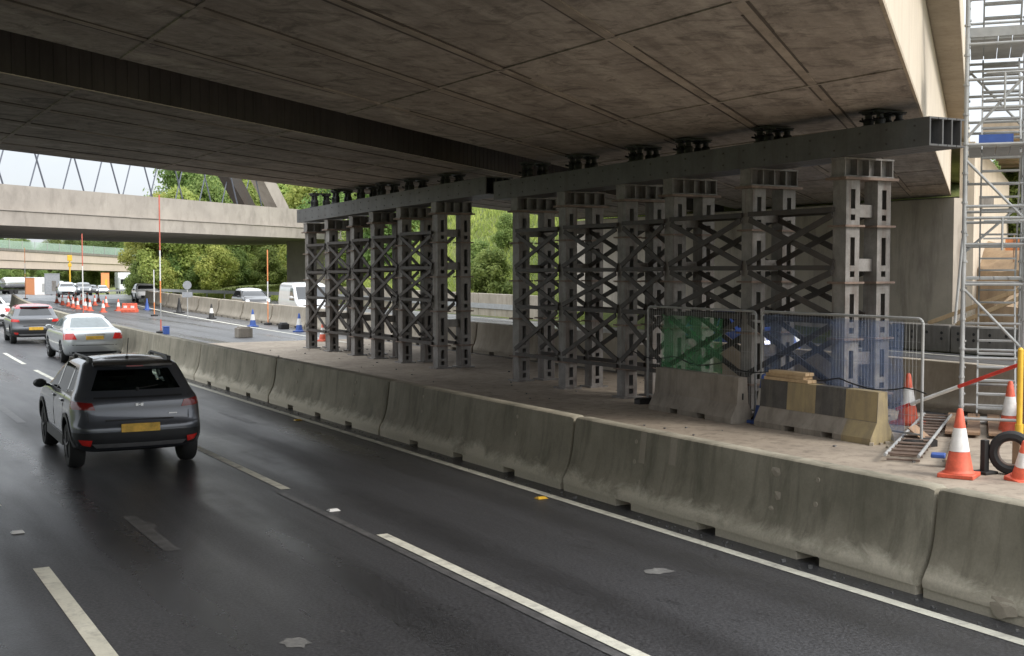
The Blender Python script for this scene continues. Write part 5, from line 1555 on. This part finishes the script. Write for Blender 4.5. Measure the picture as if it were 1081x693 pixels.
# hills
def hill(name, px0, px1, d, h, seed):
    pts = []; n = 60
    for j in range(8):
        for i in range(n):
            px = px0 + (px1 - px0) * i / (n - 1)
            dd = d + j * 60
            x, y, z = ray_dist(px, 300, dd)
            e = math.sin(math.pi * min(1, j / 4)) if j > 3 else math.sin(math.pi / 2 * j / 3)
            hh = h * (.65 + .5 * mnoise.noise(Vector((i * .12, 0, seed)))) * max(0, e) * min(1, i / 6, (n - 1 - i) / 6)
            pts.append((x, y, -4 + hh + .12 * h * mnoise.noise(Vector((i * .9, j * .9, seed)))))
    o = MB().grid(pts, n, 8).build(name, 'hillside', smooth=True); o['kind'] = 'structure'
m_, nt, b, o_ = newmat('wooded hillside')
v = coords(nt, world=True); n1 = noise(nt, v, .06, 6, .7)
nt.links.new(mixc(nt, ramp(nt, n1, [(.35, 0.), (.65, 1.)]), (.03, .055, .025), (.10, .14, .06)), b.inputs['Base Color']); b.inputs['Roughness'].default_value = .95
M['hillside'] = m_
hill('hills', -150, 330, 620, 26, 2)

# ------------------------------------------------------------------ sky, sun, camera
SUN_AZ, SUN_EL = math.radians(150), math.radians(37)      # azimuth clockwise from +Y (north)
w = D.worlds.new('World'); scene.world = w; w.use_nodes = True
nt = w.node_tree; nt.nodes.clear()
out = nt.nodes.new('ShaderNodeOutputWorld'); bg = nt.nodes.new('ShaderNodeBackground'); nt.links.new(bg.outputs[0], out.inputs[0])
sky = nt.nodes.new('ShaderNodeTexSky'); sky.sky_type = 'NISHITA'; sky.sun_disc = False
sky.sun_elevation = SUN_EL; sky.sun_rotation = SUN_AZ; sky.air_density = 1.; sky.dust_density = 2.; sky.ozone_density = 1.
tc = nt.nodes.new('ShaderNodeTexCoord')
cl = noise(nt, tc.outputs['Generated'], 2.2, 6, .6, .4)
cc = nt.nodes.new('ShaderNodeMix'); cc.data_type = 'RGBA'
nt.links.new(ramp(nt, cl, [(.3, 0.), (.72, 1.)]), cc.inputs[0])
cc.inputs[6].default_value = (7.2, 7.7, 8.3, 1); cc.inputs[7].default_value = (9.6, 9.9, 10.2, 1)
# an overcast dome is about three times brighter overhead than at the horizon
sx = N(nt, 'ShaderNodeSeparateXYZ'); nt.links.new(tc.outputs['Generated'], sx.inputs[0])
mx = N(nt, 'ShaderNodeMath', operation='MAXIMUM'); mx.inputs[1].default_value = 0.; nt.links.new(sx.outputs[2], mx.inputs[0])
ml = N(nt, 'ShaderNodeMath', operation='MULTIPLY_ADD'); ml.inputs[1].default_value = 1.5; ml.inputs[2].default_value = .50; nt.links.new(mx.outputs[0], ml.inputs[0])
vm = N(nt, 'ShaderNodeVectorMath', operation='SCALE'); nt.links.new(cc.outputs[2], vm.inputs[0]); nt.links.new(ml.outputs[0], vm.inputs['Scale'])
nt.links.new(mixc(nt, .9, sky.outputs[0], vm.outputs[0]), bg.inputs[0])
bg.inputs[1].default_value = .1
sl = D.lights.new('sun', 'SUN'); sl.energy = 1.5; sl.angle = math.radians(18); sl.color = (1., .95, .88)
so = D.objects.new('sun', sl); COL.objects.link(so)
dirv = Vector((math.sin(SUN_AZ) * math.cos(SUN_EL), math.cos(SUN_AZ) * math.cos(SUN_EL), math.sin(SUN_EL)))
so.rotation_euler = (-dirv).to_track_quat('-Z', 'Y').to_euler(); so.location = (30, -30, 60)

cd = D.cameras.new('camera'); cam = D.objects.new('camera', cd); COL.objects.link(cam)
cd.sensor_width = 36; cd.lens = 36 * 1300 / 1081.; cd.clip_start = .1; cd.clip_end = 6000
cam.location = (0, 0, 2.9); cam.rotation_euler = (math.pi / 2 - .0488072, 0, -.5143589)
scene.camera = cam
vs = scene.view_settings; vs.view_transform = 'Standard'; vs.look = 'None'; vs.gamma = 1.; vs.exposure = .92; vs.use_curve_mapping = False
scene.render.engine = 'CYCLES'
cy = scene.cycles; cy.max_bounces = 8; cy.diffuse_bounces = 4; cy.transparent_max_bounces = 24; cy.use_denoising = True
